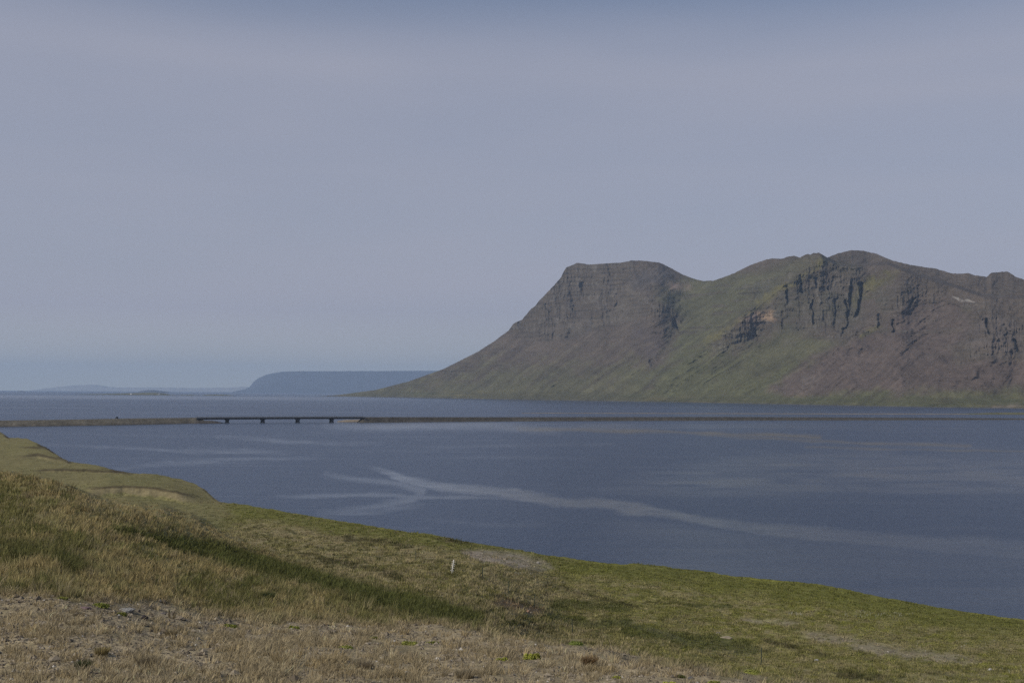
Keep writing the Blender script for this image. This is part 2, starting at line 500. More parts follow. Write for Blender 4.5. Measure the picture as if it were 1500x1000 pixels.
def ground_depth(px, py):
    dip = np.maximum(py - eye(px), 1.0)
    mid = np.interp(dip, *T_MID); sp = np.interp(dip, *T_SPUR)
    ld = mid + (np.interp(dip, *T_838) - mid) * sstep(640, 838, px)
    ld = ld + (np.interp(dip, *T_1115) - ld) * sstep(838, 1115, px)
    ld = ld + (np.interp(dip, *T_1500) - ld) * sstep(1115, 1500, px)
    brow = curve(px, GRAVEL_TOP) + 3 * fbm(px / 30.0, px * 0 + 8, 15, 3)      # the shoulder the camera stands on breaks off here
    ld = ld + (mid - ld) * sstep(brow - 9, brow + 7, py)
    for x0, x1, top, h in SCARPS:
        t = curve(px, top) + 0.6 * fbm(px / 9.0, px * 0 + h, 77, 3)
        on = sstep(x0 - 30, x0 + 45, px) * sstep(x1 + 25, x1 - 45, px)
        g = 0.0066 * h
        ld = ld - on * g * np.where(py > t, np.clip((t + h - py) / h, 0, 1), sstep(t - 26, t, py))
    ws = sstep(640, 60, px)
    line = curve(px, SPUR) + 5 * fbm(px / 45.0, px * 0 + 3, 5, 3)
    soft = 4 + np.clip(px, 0, 900) * 0.05
    on = sstep(line - soft * 0.35, line + soft, py) * ws
    return np.exp(ld + (sp - ld) * on), on

def hummock(x, y, D):
    near = sstep(140, 40, D)
    return (near * (0.10 * fbm(x / 2.2, y / 2.6, 41, 4) + 0.16 * fbm(x / 7.0, y / 9.0, 43, 2))
            + (1 - near) * 0.34 * fbm(x / 9.0, y / 16.0, 47, 4) + sstep(260, 120, D) * (1 - near) * 0.20 * fbm(x / 2.6, y / 4.5, 49, 3))

def zones(px, py):
    """what covers the ground at a place, plus painted lip shadows: weights that also drive where the grass stands"""
    nA = fbm(px / 55.0, py / 13.0, 61, 4); nB = fbm(px / 17.0, py / 6.0, 67, 3); nC = fbm(px / 160.0, py / 40.0, 71, 3)
    x = px + 22 * nA; y = py + 9 * nA + 4 * nB
    gt = curve(px, GRAVEL_TOP)
    z = {}
    z['low'] = sstep(gt - 7, gt + 7, y)                                  # stony dry strip along the bottom
    sp = curve(px, SPUR)
    z['spur'] = sstep(sp - 8, sp + 6, py + 4 * nB) * sstep(660, 470, px + 60 * nA) * (1 - z['low'])
    band, t = seg_dist(px + 8 * nA, py + 4 * nA + 2 * nB, [(165, 775), (230, 788), (320, 808), (400, 832), (480, 856), (560, 880), (640, 893), (700, 902)])
    wb = 4 + 21 * sstep(0, .35, t) - 10 * sstep(.75, 1, t)
    z['lush'] = sstep(wb, wb * 0.25, band)
    for pts, w in (([(0, 805), (60, 815), (112, 832)], 15), ([(810, 893), (850, 884), (905, 886)], 13), ([(1000, 884), (1060, 885)], 5),
                   ([(920, 925), (1010, 938), (1090, 945)], 16), ([(800, 905), (860, 915), (915, 912)], 9)):
        d, t = seg_dist(x, y, pts)
        z['lush'] = np.maximum(z['lush'], 0.8 * sstep(w, w * .2, d))
    z['lush'] *= (1 - z['low'])
    z['meadow'] = sstep(700, 900, x - (y - 830) * 1.2 + 60 * nC) * (1 - z['low'])      # greener turf towards the right
    bare = 0
    for poly, s in (([(672, 806), (700, 803), (760, 808), (795, 818), (812, 832), (780, 838), (745, 830), (700, 822)], 5),
                    ([(1168, 928), (1190, 924), (1240, 932), (1300, 944), (1400, 958), (1440, 968), (1420, 974), (1330, 970), (1270, 956), (1210, 938)], 5),
                    ([(1085, 905), (1130, 908), (1180, 915), (1150, 918), (1100, 912)], 3)):
        bare = np.maximum(bare, soft_poly(px + 8 * nB, py + 3 * nA, poly, s))
    z['bare'] = bare * np.clip(0.8 + 0.7 * nB, 0, 1)
    z['soil'] = soft_poly(px + 5 * nB, py + 2 * nA, [(716, 884), (740, 879), (775, 885), (800, 896), (778, 899), (745, 893)], 4)
    cd = py - curve(px, COAST)
    z['fringe'] = sstep(30 + 14 * nA + 14 * sstep(800, 1100, px), 10 + 10 * nA, cd) * sstep(300, 340, px)
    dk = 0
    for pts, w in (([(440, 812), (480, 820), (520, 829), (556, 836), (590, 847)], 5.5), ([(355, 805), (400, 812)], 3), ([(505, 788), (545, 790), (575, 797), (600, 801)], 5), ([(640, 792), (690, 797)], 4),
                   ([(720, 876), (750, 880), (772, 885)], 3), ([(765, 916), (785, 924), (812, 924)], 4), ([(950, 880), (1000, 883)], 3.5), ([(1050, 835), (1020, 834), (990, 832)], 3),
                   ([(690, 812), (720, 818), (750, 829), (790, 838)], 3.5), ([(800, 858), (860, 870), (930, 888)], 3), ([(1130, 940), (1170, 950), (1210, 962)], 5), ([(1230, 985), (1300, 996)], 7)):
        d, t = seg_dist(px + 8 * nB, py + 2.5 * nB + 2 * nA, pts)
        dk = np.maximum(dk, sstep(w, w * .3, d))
    z['dark'] = dk * np.clip(0.7 + 0.8 * nB, 0, 1)  # dark strokes, one painting an erosion lip's shadow into the ground colour
    z['plain'] = sstep(sp + 4, sp - 6, py) * sstep(360, 300, px)         # the terraces by the shore at the left
    scarp = 0; lip_shade = 0
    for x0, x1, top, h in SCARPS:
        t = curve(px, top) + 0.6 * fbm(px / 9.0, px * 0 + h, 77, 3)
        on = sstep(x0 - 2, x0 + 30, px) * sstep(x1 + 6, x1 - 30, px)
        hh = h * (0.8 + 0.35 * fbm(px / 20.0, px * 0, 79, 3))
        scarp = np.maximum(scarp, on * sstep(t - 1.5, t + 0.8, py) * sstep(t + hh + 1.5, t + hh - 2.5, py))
        lip_shade = np.maximum(lip_shade, on * sstep(t - 2, t, py) * sstep(t + 3.5, t + 1, py))
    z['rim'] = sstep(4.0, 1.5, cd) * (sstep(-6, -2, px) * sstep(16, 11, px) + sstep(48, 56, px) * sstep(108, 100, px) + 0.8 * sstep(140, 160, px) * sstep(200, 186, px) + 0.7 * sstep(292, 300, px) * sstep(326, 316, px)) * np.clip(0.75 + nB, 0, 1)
    z['scarp'] = scarp; z['lip_shade'] = lip_shade
    z['gravel'] = z['low'] * np.clip(sstep(-0.25, 0.25, nA + 0.5 * nB + 0.08 + 0.22 * sstep(500, 900, px)) + 0.15, 0, 1)
    strip = sstep(0, 5, y - gt) * sstep(22 + 10 * nC, 12 + 8 * nC, y - gt)
    z['gravel'] = np.maximum(z['gravel'], z['low'] * np.clip(0.95 * strip, 0, 1))
    z['nA'] = nA; z['nB'] = nB; z['nC'] = nC
    return z

TAN = (0.29, 0.225, 0.115); STRAW = (0.34, 0.28, 0.175); OLIVE = (0.135, 0.125, 0.040); GREEN = (0.085, 0.098, 0.033)
DARKGREEN = (0.060, 0.070, 0.019); GRAVEL = (0.232, 0.190, 0.120); SOIL = (0.17, 0.118, 0.068); MEADOW = (0.150, 0.148, 0.036)

def ground_tint(px, py, z):
    nA, nB, nC = z['nA'], z['nB'], z['nC']
    c = np.broadcast_to(np.array((0.185, 0.16, 0.08)), px.shape + (3,)).copy()
    c = lerp3(c, OLIVE, np.clip(0.5 + 0.8 * nA + 0.5 * nC, 0, 1) * 0.75)
    c = lerp3(c, MEADOW, z['meadow'] * np.clip(0.72 + 0.5 * nA, 0, 1))
    c = lerp3(c, (0.17, 0.15, 0.07), z['meadow'] * np.clip(0.9 * nB - 0.2 + 0.5 * sstep(860, 930, py), 0, 1) * 0.8)
    p1 = fbm(px / 15.0, py / 3.4, 171, 5, 0.65); p2 = fbm(px / 5.0, py / 1.8, 173, 3); off = (1 - z['plain']) * (1 - 0.75 * z['fringe'])
    c = lerp3(c, (0.21, 0.175, 0.10), off * sstep(-0.12, 0.28, p1 + 0.4 * p2) * (0.72 - 0.18 * z['meadow']))
    c = lerp3(c, (0.055, 0.052, 0.022), off * sstep(0.16, 0.46, -p1 + 0.5 * p2) * (0.75 - 0.30 * z['meadow']))
    c = lerp3(c, (0.155, 0.138, 0.065), z['plain'] * 0.9)
    c = lerp3(c, (0.12, 0.125, 0.05), z['plain'] * np.clip(0.8 * nC + 0.5 * nA + 0.15, 0, 1) * 0.7)
    c = lerp3(c, (0.16, 0.14, 0.065), z['spur'] * 0.85)
    c = lerp3(c, DARKGREEN, z['lush'] * 0.78)
    c = lerp3(c, (0.106, 0.108, 0.029), z['fringe'] * (1 - z['plain']) * 0.8)
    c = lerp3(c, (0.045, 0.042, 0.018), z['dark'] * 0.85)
    c = lerp3(c, (0.235, 0.20, 0.155), z['bare'] * (0.9 - 0.4 * sstep(900, 1000, px)))
    c = lerp3(c, SOIL, z['soil'] * 0.9)
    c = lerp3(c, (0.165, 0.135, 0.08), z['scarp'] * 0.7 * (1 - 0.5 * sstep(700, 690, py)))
    c = lerp3(c, (0.065, 0.053, 0.03), z['lip_shade'] * 0.85)  # shadow under overhanging turf, painted as a dark line
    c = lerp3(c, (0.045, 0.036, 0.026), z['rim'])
    c = lerp3(c, (0.19, 0.158, 0.095), z["low"] * 0.9)
    c = lerp3(c, GRAVEL, z['gravel'])
    return c * (1.28 - 0.16 * z['lush'] - 0.12 * z['plain'])[..., None]

GR = {}
def build_ground():
    px = np.concatenate([np.arange(-500, -60, 10), np.arange(-60, 1560, 1.5), np.arange(1560, 2100, 10)])
    yc = curve(px, COAST) + 0.9 * fbm(px / 7.0, px * 0, 21, 3) * sstep(-10, 20, px)
    s = np.concatenate([np.linspace(0, 1, 330) ** 1.15])
    bottom = 1015.0
    PY = yc[None] + (bottom - yc[None]) * s[:, None]
    extra = np.array([1030, 1060, 1100, 1160, 1250, 1400, 1600, 1900, 2300.0])
    PY = np.concatenate([PY, np.repeat(extra[:, None], len(px), 1)], 0)
    PX = np.repeat(px[None], PY.shape[0], 0)
    D, on = ground_depth(PX, PY)
    P = at_depth(PX, PY, D)
    hz = hummock(P[..., 0], P[..., 1], D)
    fade = np.ones_like(PY); fade[0] = 0.3
    P[..., 2] += hz * fade
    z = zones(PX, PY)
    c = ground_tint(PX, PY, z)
    # the bluff beyond the visible edge: falls to the water
    rim = P[0]
    far = []
    outw = np.stack([0.25 * np.ones(len(px)), np.ones(len(px))], -1); outw /= np.linalg.norm(outw, axis=1)[:, None]
    nz_ = fbm(px / 11.0, px * 0 + 4, 91, 3)
    for dd, fz in ((0.35, 0.93), (0.8, 0.7), (1.7, 0.42), (3.0, 0.2), (5.0, 0.0), (9.0, -0.35)):
        q = rim.copy(); q[:, 0] += outw[:, 0] * dd * (1 + .3 * nz_); q[:, 1] += outw[:, 1] * dd * (1 + .3 * nz_)
        q[:, 2] = rim[:, 2] * fz if fz >= 0 else -1.2
        far.append(q)
    cliffc = np.broadcast_to(np.array((0.085, 0.065, 0.045)), (len(far), len(px), 3)) * (1 + 0.3 * nz_[None, :, None])
    P = np.concatenate([np.array(far)[::-1], P], 0); c = np.concatenate([cliffc, c], 0)
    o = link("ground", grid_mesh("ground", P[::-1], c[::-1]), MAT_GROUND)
    tag(o, kind="structure")
build_ground()

def ground_point(px, py):
    px = np.asarray(px, float); py = np.asarray(py, float)
    D, _ = ground_depth(px, py)
    P = at_depth(px, py, D)
    P[..., 2] += hummock(P[..., 0], P[..., 1], D)
    return P, D

# ------------------------------------------------------------------ the mountain across the fjord
M_SIL = [(470, 580), (485, 579.2), (500, 577.6), (550, 571), (600, 558), (650, 540), (700, 515), (722, 501), (745, 484), (752, 474), (765, 468), (778, 452),
         (784, 448), (790, 440), (800, 430), (815, 414), (822, 406), (826, 397), (830, 391), (836, 389), (845, 385), (856, 386.5), (862, 387.5), (890, 386), (912, 384.5), (925, 381.5),
         (945, 382), (967, 385), (980, 391), (1000, 402), (1015, 408), (1028, 411.5), (1045, 411), (1060, 406), (1075, 400), (1100, 388), (1122, 380),
         (1132, 378.5), (1148, 379), (1152, 376), (1162, 374.5), (1172, 377), (1180, 373), (1184, 372), (1187, 373.5), (1191, 370.5), (1200, 370.5), (1206, 374), (1212, 377.5), (1219, 374), (1228, 371),
         (1247, 366.5), (1265, 367.5), (1285, 372), (1305, 381), (1325, 386), (1345, 390), (1370, 393), (1392, 400), (1405, 401), (1420, 400), (1427, 403),
         (1445, 405.5), (1452, 399.5), (1476, 397.5), (1487, 405), (1500, 409), (1560, 420), (1650, 430), (1750, 452)]
M_BASE = [(470, 580.2), (485, 580.4), (600, 582.3), (750, 585.2), (900, 587.5), (1060, 590.3), (1200, 593.2), (1350, 596), (1500, 598.2), (1750, 602)]

def build_mountain():
    px = np.concatenate([np.arange(470, 1530, 1.0), np.arange(1530, 1752, 4.0)])
    nrow = 250
    sil = curve(px, M_SIL) + np.where(px > 700, 0.6, 0.15) * fbm(px / 4.0, px * 0, 11, 3)
    base = curve(px, M_BASE)
    sil = np.minimum(sil, base - 0.3)
    t = np.linspace(0, 1, nrow)
    PY = base[None] + (sil - base)[None] * t[:, None]
    PX = np.repeat(px[None], nrow, 0)
    e = eye(px)
    D0 = CAM_H * F / (base - e)
    h = (base[None] - PY)
    # --- where there is cliff, scree, grass
    nA = fbm(PX / 40., PY / 26., 201, 4); nB = fbm(PX / 11., PY / 9., 203, 3)
    x = PX + 9 * nA + 4 * nB; y = PY + 7 * nA + 4 * nB
    cliff = soft_poly(x, y, [(742, 482), (770, 440), (815, 400), (830, 378), (925, 372), (926, 400), (935, 425), (962, 440), (990, 452), (996, 466), (940, 462), (900, 474), (850, 490), (800, 498), (760, 492)], 4)
    for poly in ([(1150, 400), (1175, 392), (1205, 372), (1228, 384), (1262, 390), (1268, 430), (1262, 470), (1235, 505), (1200, 492), (1150, 490), (1120, 480), (1085, 500), (1045, 522), (1040, 500), (1075, 468), (1130, 450)],
                 [(1290, 440), (1310, 418), (1330, 408), (1350, 400), (1378, 422), (1372, 436), (1340, 440), (1318, 455), (1290, 462)],
                 [(1098, 428), (1125, 408), (1150, 402), (1145, 412), (1120, 432), (1100, 442)],
                 [(1272, 478), (1285, 465), (1310, 478), (1312, 490), (1290, 490)],
                 [(1395, 512), (1420, 480), (1440, 440), (1450, 440), (1470, 470), (1500, 470), (1600, 480), (1600, 530), (1500, 522), (1455, 520), (1400, 532)],
                 [(948, 540), (955, 520), (975, 505), (985, 478), (995, 478), (990, 500), (975, 525), (955, 545)],
                 [(1326, 560), (1332, 555), (1336, 562)]):
        cliff = np.maximum(cliff, soft_poly(x, y, poly, 7) * (0.6 if poly[0][0] in (1290, 1272, 1326) else 0.85))
    hrel = h / np.maximum((base - sil)[None], 1)
    ledge = fbm(PX / 34.0 + 0.3 * nB, (PY + 0.12 * PX) / 5.0, 251, 4, 0.6)
    outc = sstep(0.16, 0.42, ledge + 0.25 * nA) * sstep(0.32, 0.55, hrel + 0.15 * nA) * sstep(1.0, 0.93, hrel)
    cliff = np.maximum(cliff * np.clip(0.85 + 0.7 * ledge, 0, 1), 0.62 * outc)
    foot = sstep(15 + 7 * nA, 5 + 7 * nA, h - 6 * sstep(1100, 1500, PX))
    back = soft_poly(PX, PY, [(1206, 340), (1206, 374), (1213, 379.5), (1225, 388), (1250, 390), (1275, 388), (1300, 386), (1340, 402), (1400, 420), (1438, 433), (1500, 436), (1800, 470), (1800, 340)], 3.5)
    top = sstep(6, 1, PY - sil[None]) * sstep(840, 860, PX)
    cot = 1.55 + 0.25 * nA
    cot = cot + (0.95 - cot) * cliff
    cot = cot + (6.0 - cot) * foot
    cot = cot + (2.6 - cot) * back
    cot = cot + (3.0 - cot) * top * 0.6
    valley = soft_poly(PX, PY, [(985, 400), (1040, 408), (1090, 400), (1080, 440), (1020, 490), (985, 480), (960, 430)], 16)
    cot = cot + (2.1 - cot) * valley * 0.8
    D = np.empty(PX.shape); D[0] = D0
    for r in range(1, nrow):
        k = cot[r]; a = (e - PY[r]) / F
        D[r] = D[r - 1] + k * D[r - 1] / F * (PY[r - 1] - PY[r]) / np.maximum(1 - k * a, 0.3)
    D = blur(D, 9, 2)
    # --- spurs and gullies
    def fold(pts, w, amt, asym=1.0):
        d, f_ = seg_dist(PX, PY, pts)
        return amt * np.exp(-(d / w) ** 2) * np.sin(np.pi * np.clip(0.1 + 0.85 * f_, 0, 1)) ** 0.6
    # side-lit folds: each has a sharp crest so one flank turns from the sun
    def crest(pts, w, amt):
        d, f_ = seg_dist(PX, PY, pts)
        return amt * np.clip(1 - d / w, 0, 1) ** 1.3 * np.sin(np.pi * np.clip(0.12 + 0.8 * f_, 0, 1)) ** 0.6
    rel = 0
    rel = rel - crest([(1203, 376), (1165, 405), (1120, 440), (1060, 482), (1000, 532), (960, 560)], 46, 150)
    rel = rel + crest([(1035, 412), (1010, 455), (990, 490), (962, 530), (930, 560)], 42, 105)
    rel = rel - crest([(925, 384), (935, 425), (955, 462), (930, 520)], 40, 110)
    rel = rel + crest([(865, 388), (850, 440), (838, 490)], 26, 55)
    rel = rel - crest([(815, 400), (800, 450), (780, 500)], 24, 45)
    rel = rel + fold([(1225, 390), (1235, 440), (1225, 500)], 40, 120)
    for pts, w, dp in (([(1171, 404), (1175, 430)], 3.5, 60), ([(1195, 408), (1197, 420)], 3, 45), ([(1152, 420), (1155, 444)], 3, 45),
                       ([(1246, 408), (1248, 440), (1243, 462)], 4, 70), ([(1262, 416), (1261, 440), (1256, 462)], 5, 80), ([(1240, 442), (1244, 470), (1232, 490)], 4, 55),
                       ([(1190, 440), (1192, 474)], 3, 45), ([(1226, 440), (1222, 480)], 3, 35), ([(1145, 468), (1146, 482)], 3, 35), ([(1106, 482), (1107, 496)], 3, 35),
                       ([(834, 428), (838, 436)], 5, 45), ([(838, 440), (842, 452)], 4, 50), ([(855, 418), (858, 434)], 5, 45), ([(892, 386), (893, 404)], 3.5, 45), ([(801, 448), (803, 455)], 3, 30),
                       ([(904, 432), (905, 448)], 3, 40), ([(865, 458), (868, 476)], 3.5, 35), ([(990, 472), (994, 482)], 6, 60), ([(952, 528), (962, 540)], 7, 50),
                       ([(1446, 470), (1449, 490)], 4, 50), ([(1487, 500), (1492, 515)], 3.5, 40), ([(1288, 462), (1290, 480)], 4, 40), ([(1308, 468), (1310, 486)], 3.5, 40), ([(1340, 436), (1332, 450)], 3, 30)):
        d_, f_ = seg_dist(PX + 3.2 * nB + 2.5 * nA, PY + 4 * nA, pts)
        rel = rel + dp * (0.75 + 0.5 * nA) * np.clip(1 - d_ / (w * (0.8 + 0.6 * nB)), 0, 1)
    rel = rel - crest([(1345, 395), (1310, 430), (1275, 470), (1225, 508), (1160, 545)], 38, 75)
    rel = rel + fold([(1390, 440), (1370, 480), (1340, 520)], 36, 70)
    rel = rel - crest([(1440, 432), (1455, 480), (1450, 525), (1410, 555)], 52, 75)
    rel = rel - crest([(1090, 462), (1080, 490), (1055, 520)], 30, 20)
    D = D + 0.8 * rel * sstep(2, 30, h) * (1 - 0.6 * back)
    D = D + 420 * back * sstep(0, 1, back) * 0.5
    # --- rock texture: strata, flutes, gullied scree
    z_ = CAM_H + (e[None] - PY) / F * D
    strat = np.abs(((z_ + 14 * nA) / 21.0) % 1.0 - 0.5) * 2
    uflute = PX / 5.5 + 1.4 * nB
    flute = ridged(uflute, PY / 60.0, 211, 3)
    slant = 1.45 - 0.95 * sstep(1360, 1480, PX)
    u = PX + slant * (PY - 455) + 7 * nA + 14 * fbm(PX / 90., PY / 60., 227, 2)
    rill = ridged(u / 13.0, PY / 90.0, 221, 3); rill2 = ridged(u / 5.0 + nA, PY / 60.0, 223, 2)
    lump = fbm(PX / 16., PY / 11., 231, 4)
    streak = fbm(u / 7.0, PY / 70.0, 225, 4); fine = ridged(PX / 2.7 + 0.8 * nB, PY / 17.0, 213, 2)
    det = cliff * (-(16 + 3 * sstep(1080, 1150, PX)) * (flute - 0.5) * (1 + 0.8 * nA) - 15 * (fine - 0.5) + 4 * (strat - 0.5) + 11 * lump) \
        + (1 - cliff) * (1 - foot) * (-10 * (rill - 0.5) * (1 + nA) - 5 * (rill2 - 0.5) + 15 * lump)
    D = D + det * sstep(1, 14, h) * (1 - 0.5 * top)
    P = at_depth(PX, PY, D)
    # --- colour of the ground, with painted shade in the cliff flutes
    ROCK = (0.081, 0.066, 0.049); SCREE = (0.087, 0.070, 0.055); TURF = (0.082, 0.082, 0.041); LIGHT = (0.125, 0.112, 0.042)
    c = np.broadcast_to(np.array(SCREE), PX.shape + (3,)).copy()
    g = sstep(0.0, 1.0, 1.15 - h / (curve(PX, [(470, 60), (600, 45), (700, 62), (800, 75), (900, 70), (960, 80), (1000, 165), (1060, 190), (1130, 140), (1170, 95), (1200, 60), (1250, 28), (1400, 26), (1500, 34), (1750, 40)])) + 0.35 * nA + 0.25 * (rill - .55) + 0.28 * streak + 0.35 * fbm(PX / 18., PY / 9., 263, 5, 0.6))
    g = g * (1 - 0.28 * sstep(1000, 880, PX))
    g = np.maximum(g, 0.8 * soft_poly(x, y, [(1000, 410), (1060, 405), (1130, 395), (1190, 378), (1205, 376), (1180, 400), (1120, 445), (1060, 485), (1000, 540), (985, 500), (1000, 470), (960, 440)], 14))
    g = np.maximum(g, 0.8 * soft_poly(x, y, [(1150, 480), (1230, 500), (1180, 530), (1080, 570), (1000, 560), (1080, 510)], 12))
    g = np.maximum(g, 0.75 * soft_poly(x, y, [(1365, 460), (1400, 450), (1420, 452), (1400, 470), (1372, 482), (1355, 472)], 8))
    scr = soft_poly(x, y, [(1125, 575), (1180, 535), (1235, 500), (1300, 470), (1330, 430), (1400, 440), (1424, 470), (1400, 525), (1500, 530), (1600, 535), (1600, 568), (1400, 566), (1250, 570), (1160, 580)], 8)
    g = g * (1 - 0.92 * scr * (1 - foot))
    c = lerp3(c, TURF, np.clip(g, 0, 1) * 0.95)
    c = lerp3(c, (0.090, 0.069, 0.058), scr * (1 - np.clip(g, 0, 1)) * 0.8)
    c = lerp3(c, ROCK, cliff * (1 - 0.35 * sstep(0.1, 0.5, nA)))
    c = lerp3(c, (0.068, 0.069, 0.040), cliff * sstep(1020, 1100, PX) * sstep(1340, 1280, PX) * np.clip(0.5 + 1.2 * nA, 0, 1) * 0.6)
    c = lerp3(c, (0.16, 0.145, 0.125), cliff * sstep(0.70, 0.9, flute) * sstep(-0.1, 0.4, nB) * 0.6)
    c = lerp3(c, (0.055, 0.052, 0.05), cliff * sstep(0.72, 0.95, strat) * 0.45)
    c = lerp3(c, (0.055, 0.055, 0.062), cliff * sstep(0.45, 0.2, flute) * 0.5)  # shade of the flute recesses put into the rock colour
    beds = np.sin((PY + 0.03 * PX + 2.2 * nA) * 1.05) * 0.5 + 0.5
    up = sstep(0.42, 0.62, hrel + 0.1 * nA) * np.clip(0.35 + cliff, 0, 1)
    c = c * (1 - 0.30 * (up * sstep(0.55, 0.95, beds) * sstep(-0.15, 0.25, fbm(PX / 25., PY / 3., 271, 3)))[..., None])
    c = lerp3(c, (0.15, 0.135, 0.115), cliff * sstep(0.55, 0.8, fine) * sstep(0.05, 0.3, fbm(PX / 20., PY / 10., 273, 3)) * 0.4)
    for poly, col, a, s in (([(905, 440), (925, 422), (942, 430), (945, 452), (930, 466), (905, 468)], (0.125, 0.108, 0.086), .55, 7),
                            ([(790, 478), (850, 470), (895, 458), (898, 470), (850, 487), (795, 492)], (0.118, 0.102, 0.082), .5, 5),
                            ([(1400, 500), (1450, 460), (1500, 480), (1500, 515), (1450, 518)], (0.115, 0.095, 0.084), .6, 8),
                            ([(1255, 420), (1290, 402), (1318, 396), (1300, 415), (1275, 435), (1255, 450)], LIGHT, .9, 7),
                            ([(1205, 376), (1212, 380), (1180, 402), (1130, 440), (1080, 470), (1040, 500), (1030, 500), (1110, 445), (1170, 400)], LIGHT, .75, 4),
                            ([(1255, 490), (1275, 478), (1290, 478), (1265, 498)], LIGHT, .8, 4),
                            ([(1108, 458), (1128, 452), (1138, 458), (1130, 468), (1110, 466)], (0.27, 0.19, 0.125), .85, 4),
                            ([(1080, 462), (1108, 456), (1108, 470), (1082, 472)], (0.18, 0.13, 0.11), .6, 5),
                            ([(985, 418), (1010, 416), (1018, 424), (1000, 430), (985, 428)], (0.19, 0.14, 0.115), .8, 5),
                            ([(1182, 548), (1195, 540), (1200, 548), (1185, 565), (1170, 572)], (0.16, 0.132, 0.112), .6, 6),
                            ([(925, 400), (980, 392), (990, 405), (950, 430), (930, 425)], (0.075, 0.066, 0.06), .9, 8),
                            ([(920, 480), (970, 480), (975, 505), (950, 535), (930, 510)], (0.078, 0.064, 0.058), .8, 9),
                            ([(1393, 433), (1415, 436), (1425, 440), (1400, 437)], (0.33, 0.31, 0.28), .9, 1.5),
                            ([(1420, 600), (1500, 592), (1600, 592), (1600, 606), (1420, 606)], (0.22, 0.175, 0.14), .7, 4)):
        c = lerp3(c, col, soft_poly(x, y, poly, s) * a * np.clip(0.75 + 0.8 * nB, 0, 1))
    c = lerp3(c, (0.12, 0.105, 0.055), foot * sstep(0.1, 0.5, fbm(PX / 60., PY / 2.2, 241, 3)) * 0.7)
    c = lerp3(c, (0.065, 0.07, 0.035), foot * sstep(0.1, 0.5, fbm(PX / 70., PY / 2.5, 243, 3)) * 0.6)
    c = lerp3(c, (0.075, 0.07, 0.065), sstep(1.6, 0.5, h) * 0.8)
    c = c * (1 + (0.18 * (rill2 - 0.55) + 0.16 * (rill - 0.55) + 0.22 * streak + 0.25 * fbm(PX / 22., PY / 12., 261, 5, 0.65))[..., None] * (1 - cliff)[..., None])
    # back of the mountain, unseen from here but there
    e2 = P[-1]; backs = []
    for dd, fz in ((60, 0.985), (250, 0.9), (700, 0.6), (1300, 0.25), (1900, -0.01)):
        q = e2.copy(); q[:, 1] += dd; q[:, 0] += q[:, 0] * 0 + 0.25 * dd; q[:, 2] = np.where(fz > 0, e2[:, 2] * fz, -1.5)
        backs.append(q)
    shore = P[:1].copy(); shore[..., 1] -= 4; shore[..., 2] = -1.5
    Pall = np.concatenate([shore, P, np.array(backs)], 0)
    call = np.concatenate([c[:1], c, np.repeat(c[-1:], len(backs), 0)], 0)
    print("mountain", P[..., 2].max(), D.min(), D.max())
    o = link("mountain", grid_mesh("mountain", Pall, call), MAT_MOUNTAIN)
    tag(o, kind="structure")
build_mountain()

# ------------------------------------------------------------------ far land and islands
def land_loft(name, sil, base_y, D, run, mat, tints, back_run, rough=0.4, seed=1, step=1.0, kind="structure"):
    """a low mass of land: shore, slope, crest, then down again behind"""
    s = np.array(sil, float)
    px = np.arange(s[0, 0], s[-1, 0] + step * 0.5, step)
    top = np.interp(px, s[:, 0], s[:, 1]) + rough * fbm(px / 6.0, px * 0, seed, 3)
    by = np.interp(px, [p[0] for p in base_y], [p[1] for p in base_y]) if hasattr(base_y, '__len__') else np.full(len(px), float(base_y))
    Dn = np.interp(px, [s[0, 0], s[-1, 0]], D) if hasattr(D, '__len__') else np.full(len(px), float(D))
    shore = at_depth(px, by, Dn)
    crest_ = at_depth(px, np.minimum(top, by - 0.02), Dn + run)
    hgt = np.maximum(crest_[:, 2], 0.2)
    rows = []; cols = []
    prof = [(-0.03, -0.8), (0.0, 0.0), (0.15, 0.22), (0.35, 0.5), (0.55, 0.74), (0.75, 0.9), (0.9, 0.975), (1.0, 1.0)]
    for i, (a, fz) in enumerate(prof):
        q = shore + (crest_ - shore) * a
        w = 0.03 * fbm(px / 16.0, px * 0 + i, seed + 5, 2)
        q[:, 2] = np.where(fz < 0, -0.8, hgt * np.clip(fz + (w if 0 < fz < 1 else 0), 0, 1)); rows.append(q)
        k = np.clip(0.5 + 0.9 * fbm(px / 22.0, px * 0 + i * 2.7, seed + 9, 3), 0, 1)[:, None]
        cols.append(np.array(tints[0]) * (1 - k) + np.array(tints[1]) * k if a > 0.1 else np.repeat(np.array([tints[-1]]), len(px), 0))
    for a, fz in ((0.35, 0.96), (0.75, 0.6), (1.0, 0.0), (1.05, -1)):
        q = crest_.copy(); q[:, 1] += back_run * a; q[:, 2] = hgt * fz if fz >= 0 else -0.8
        rows.append(q); cols.append(cols[-1])
    o = link(name, grid_mesh(name, np.array(rows), np.array(cols)), mat)
    tag(o, kind=kind)
    return o

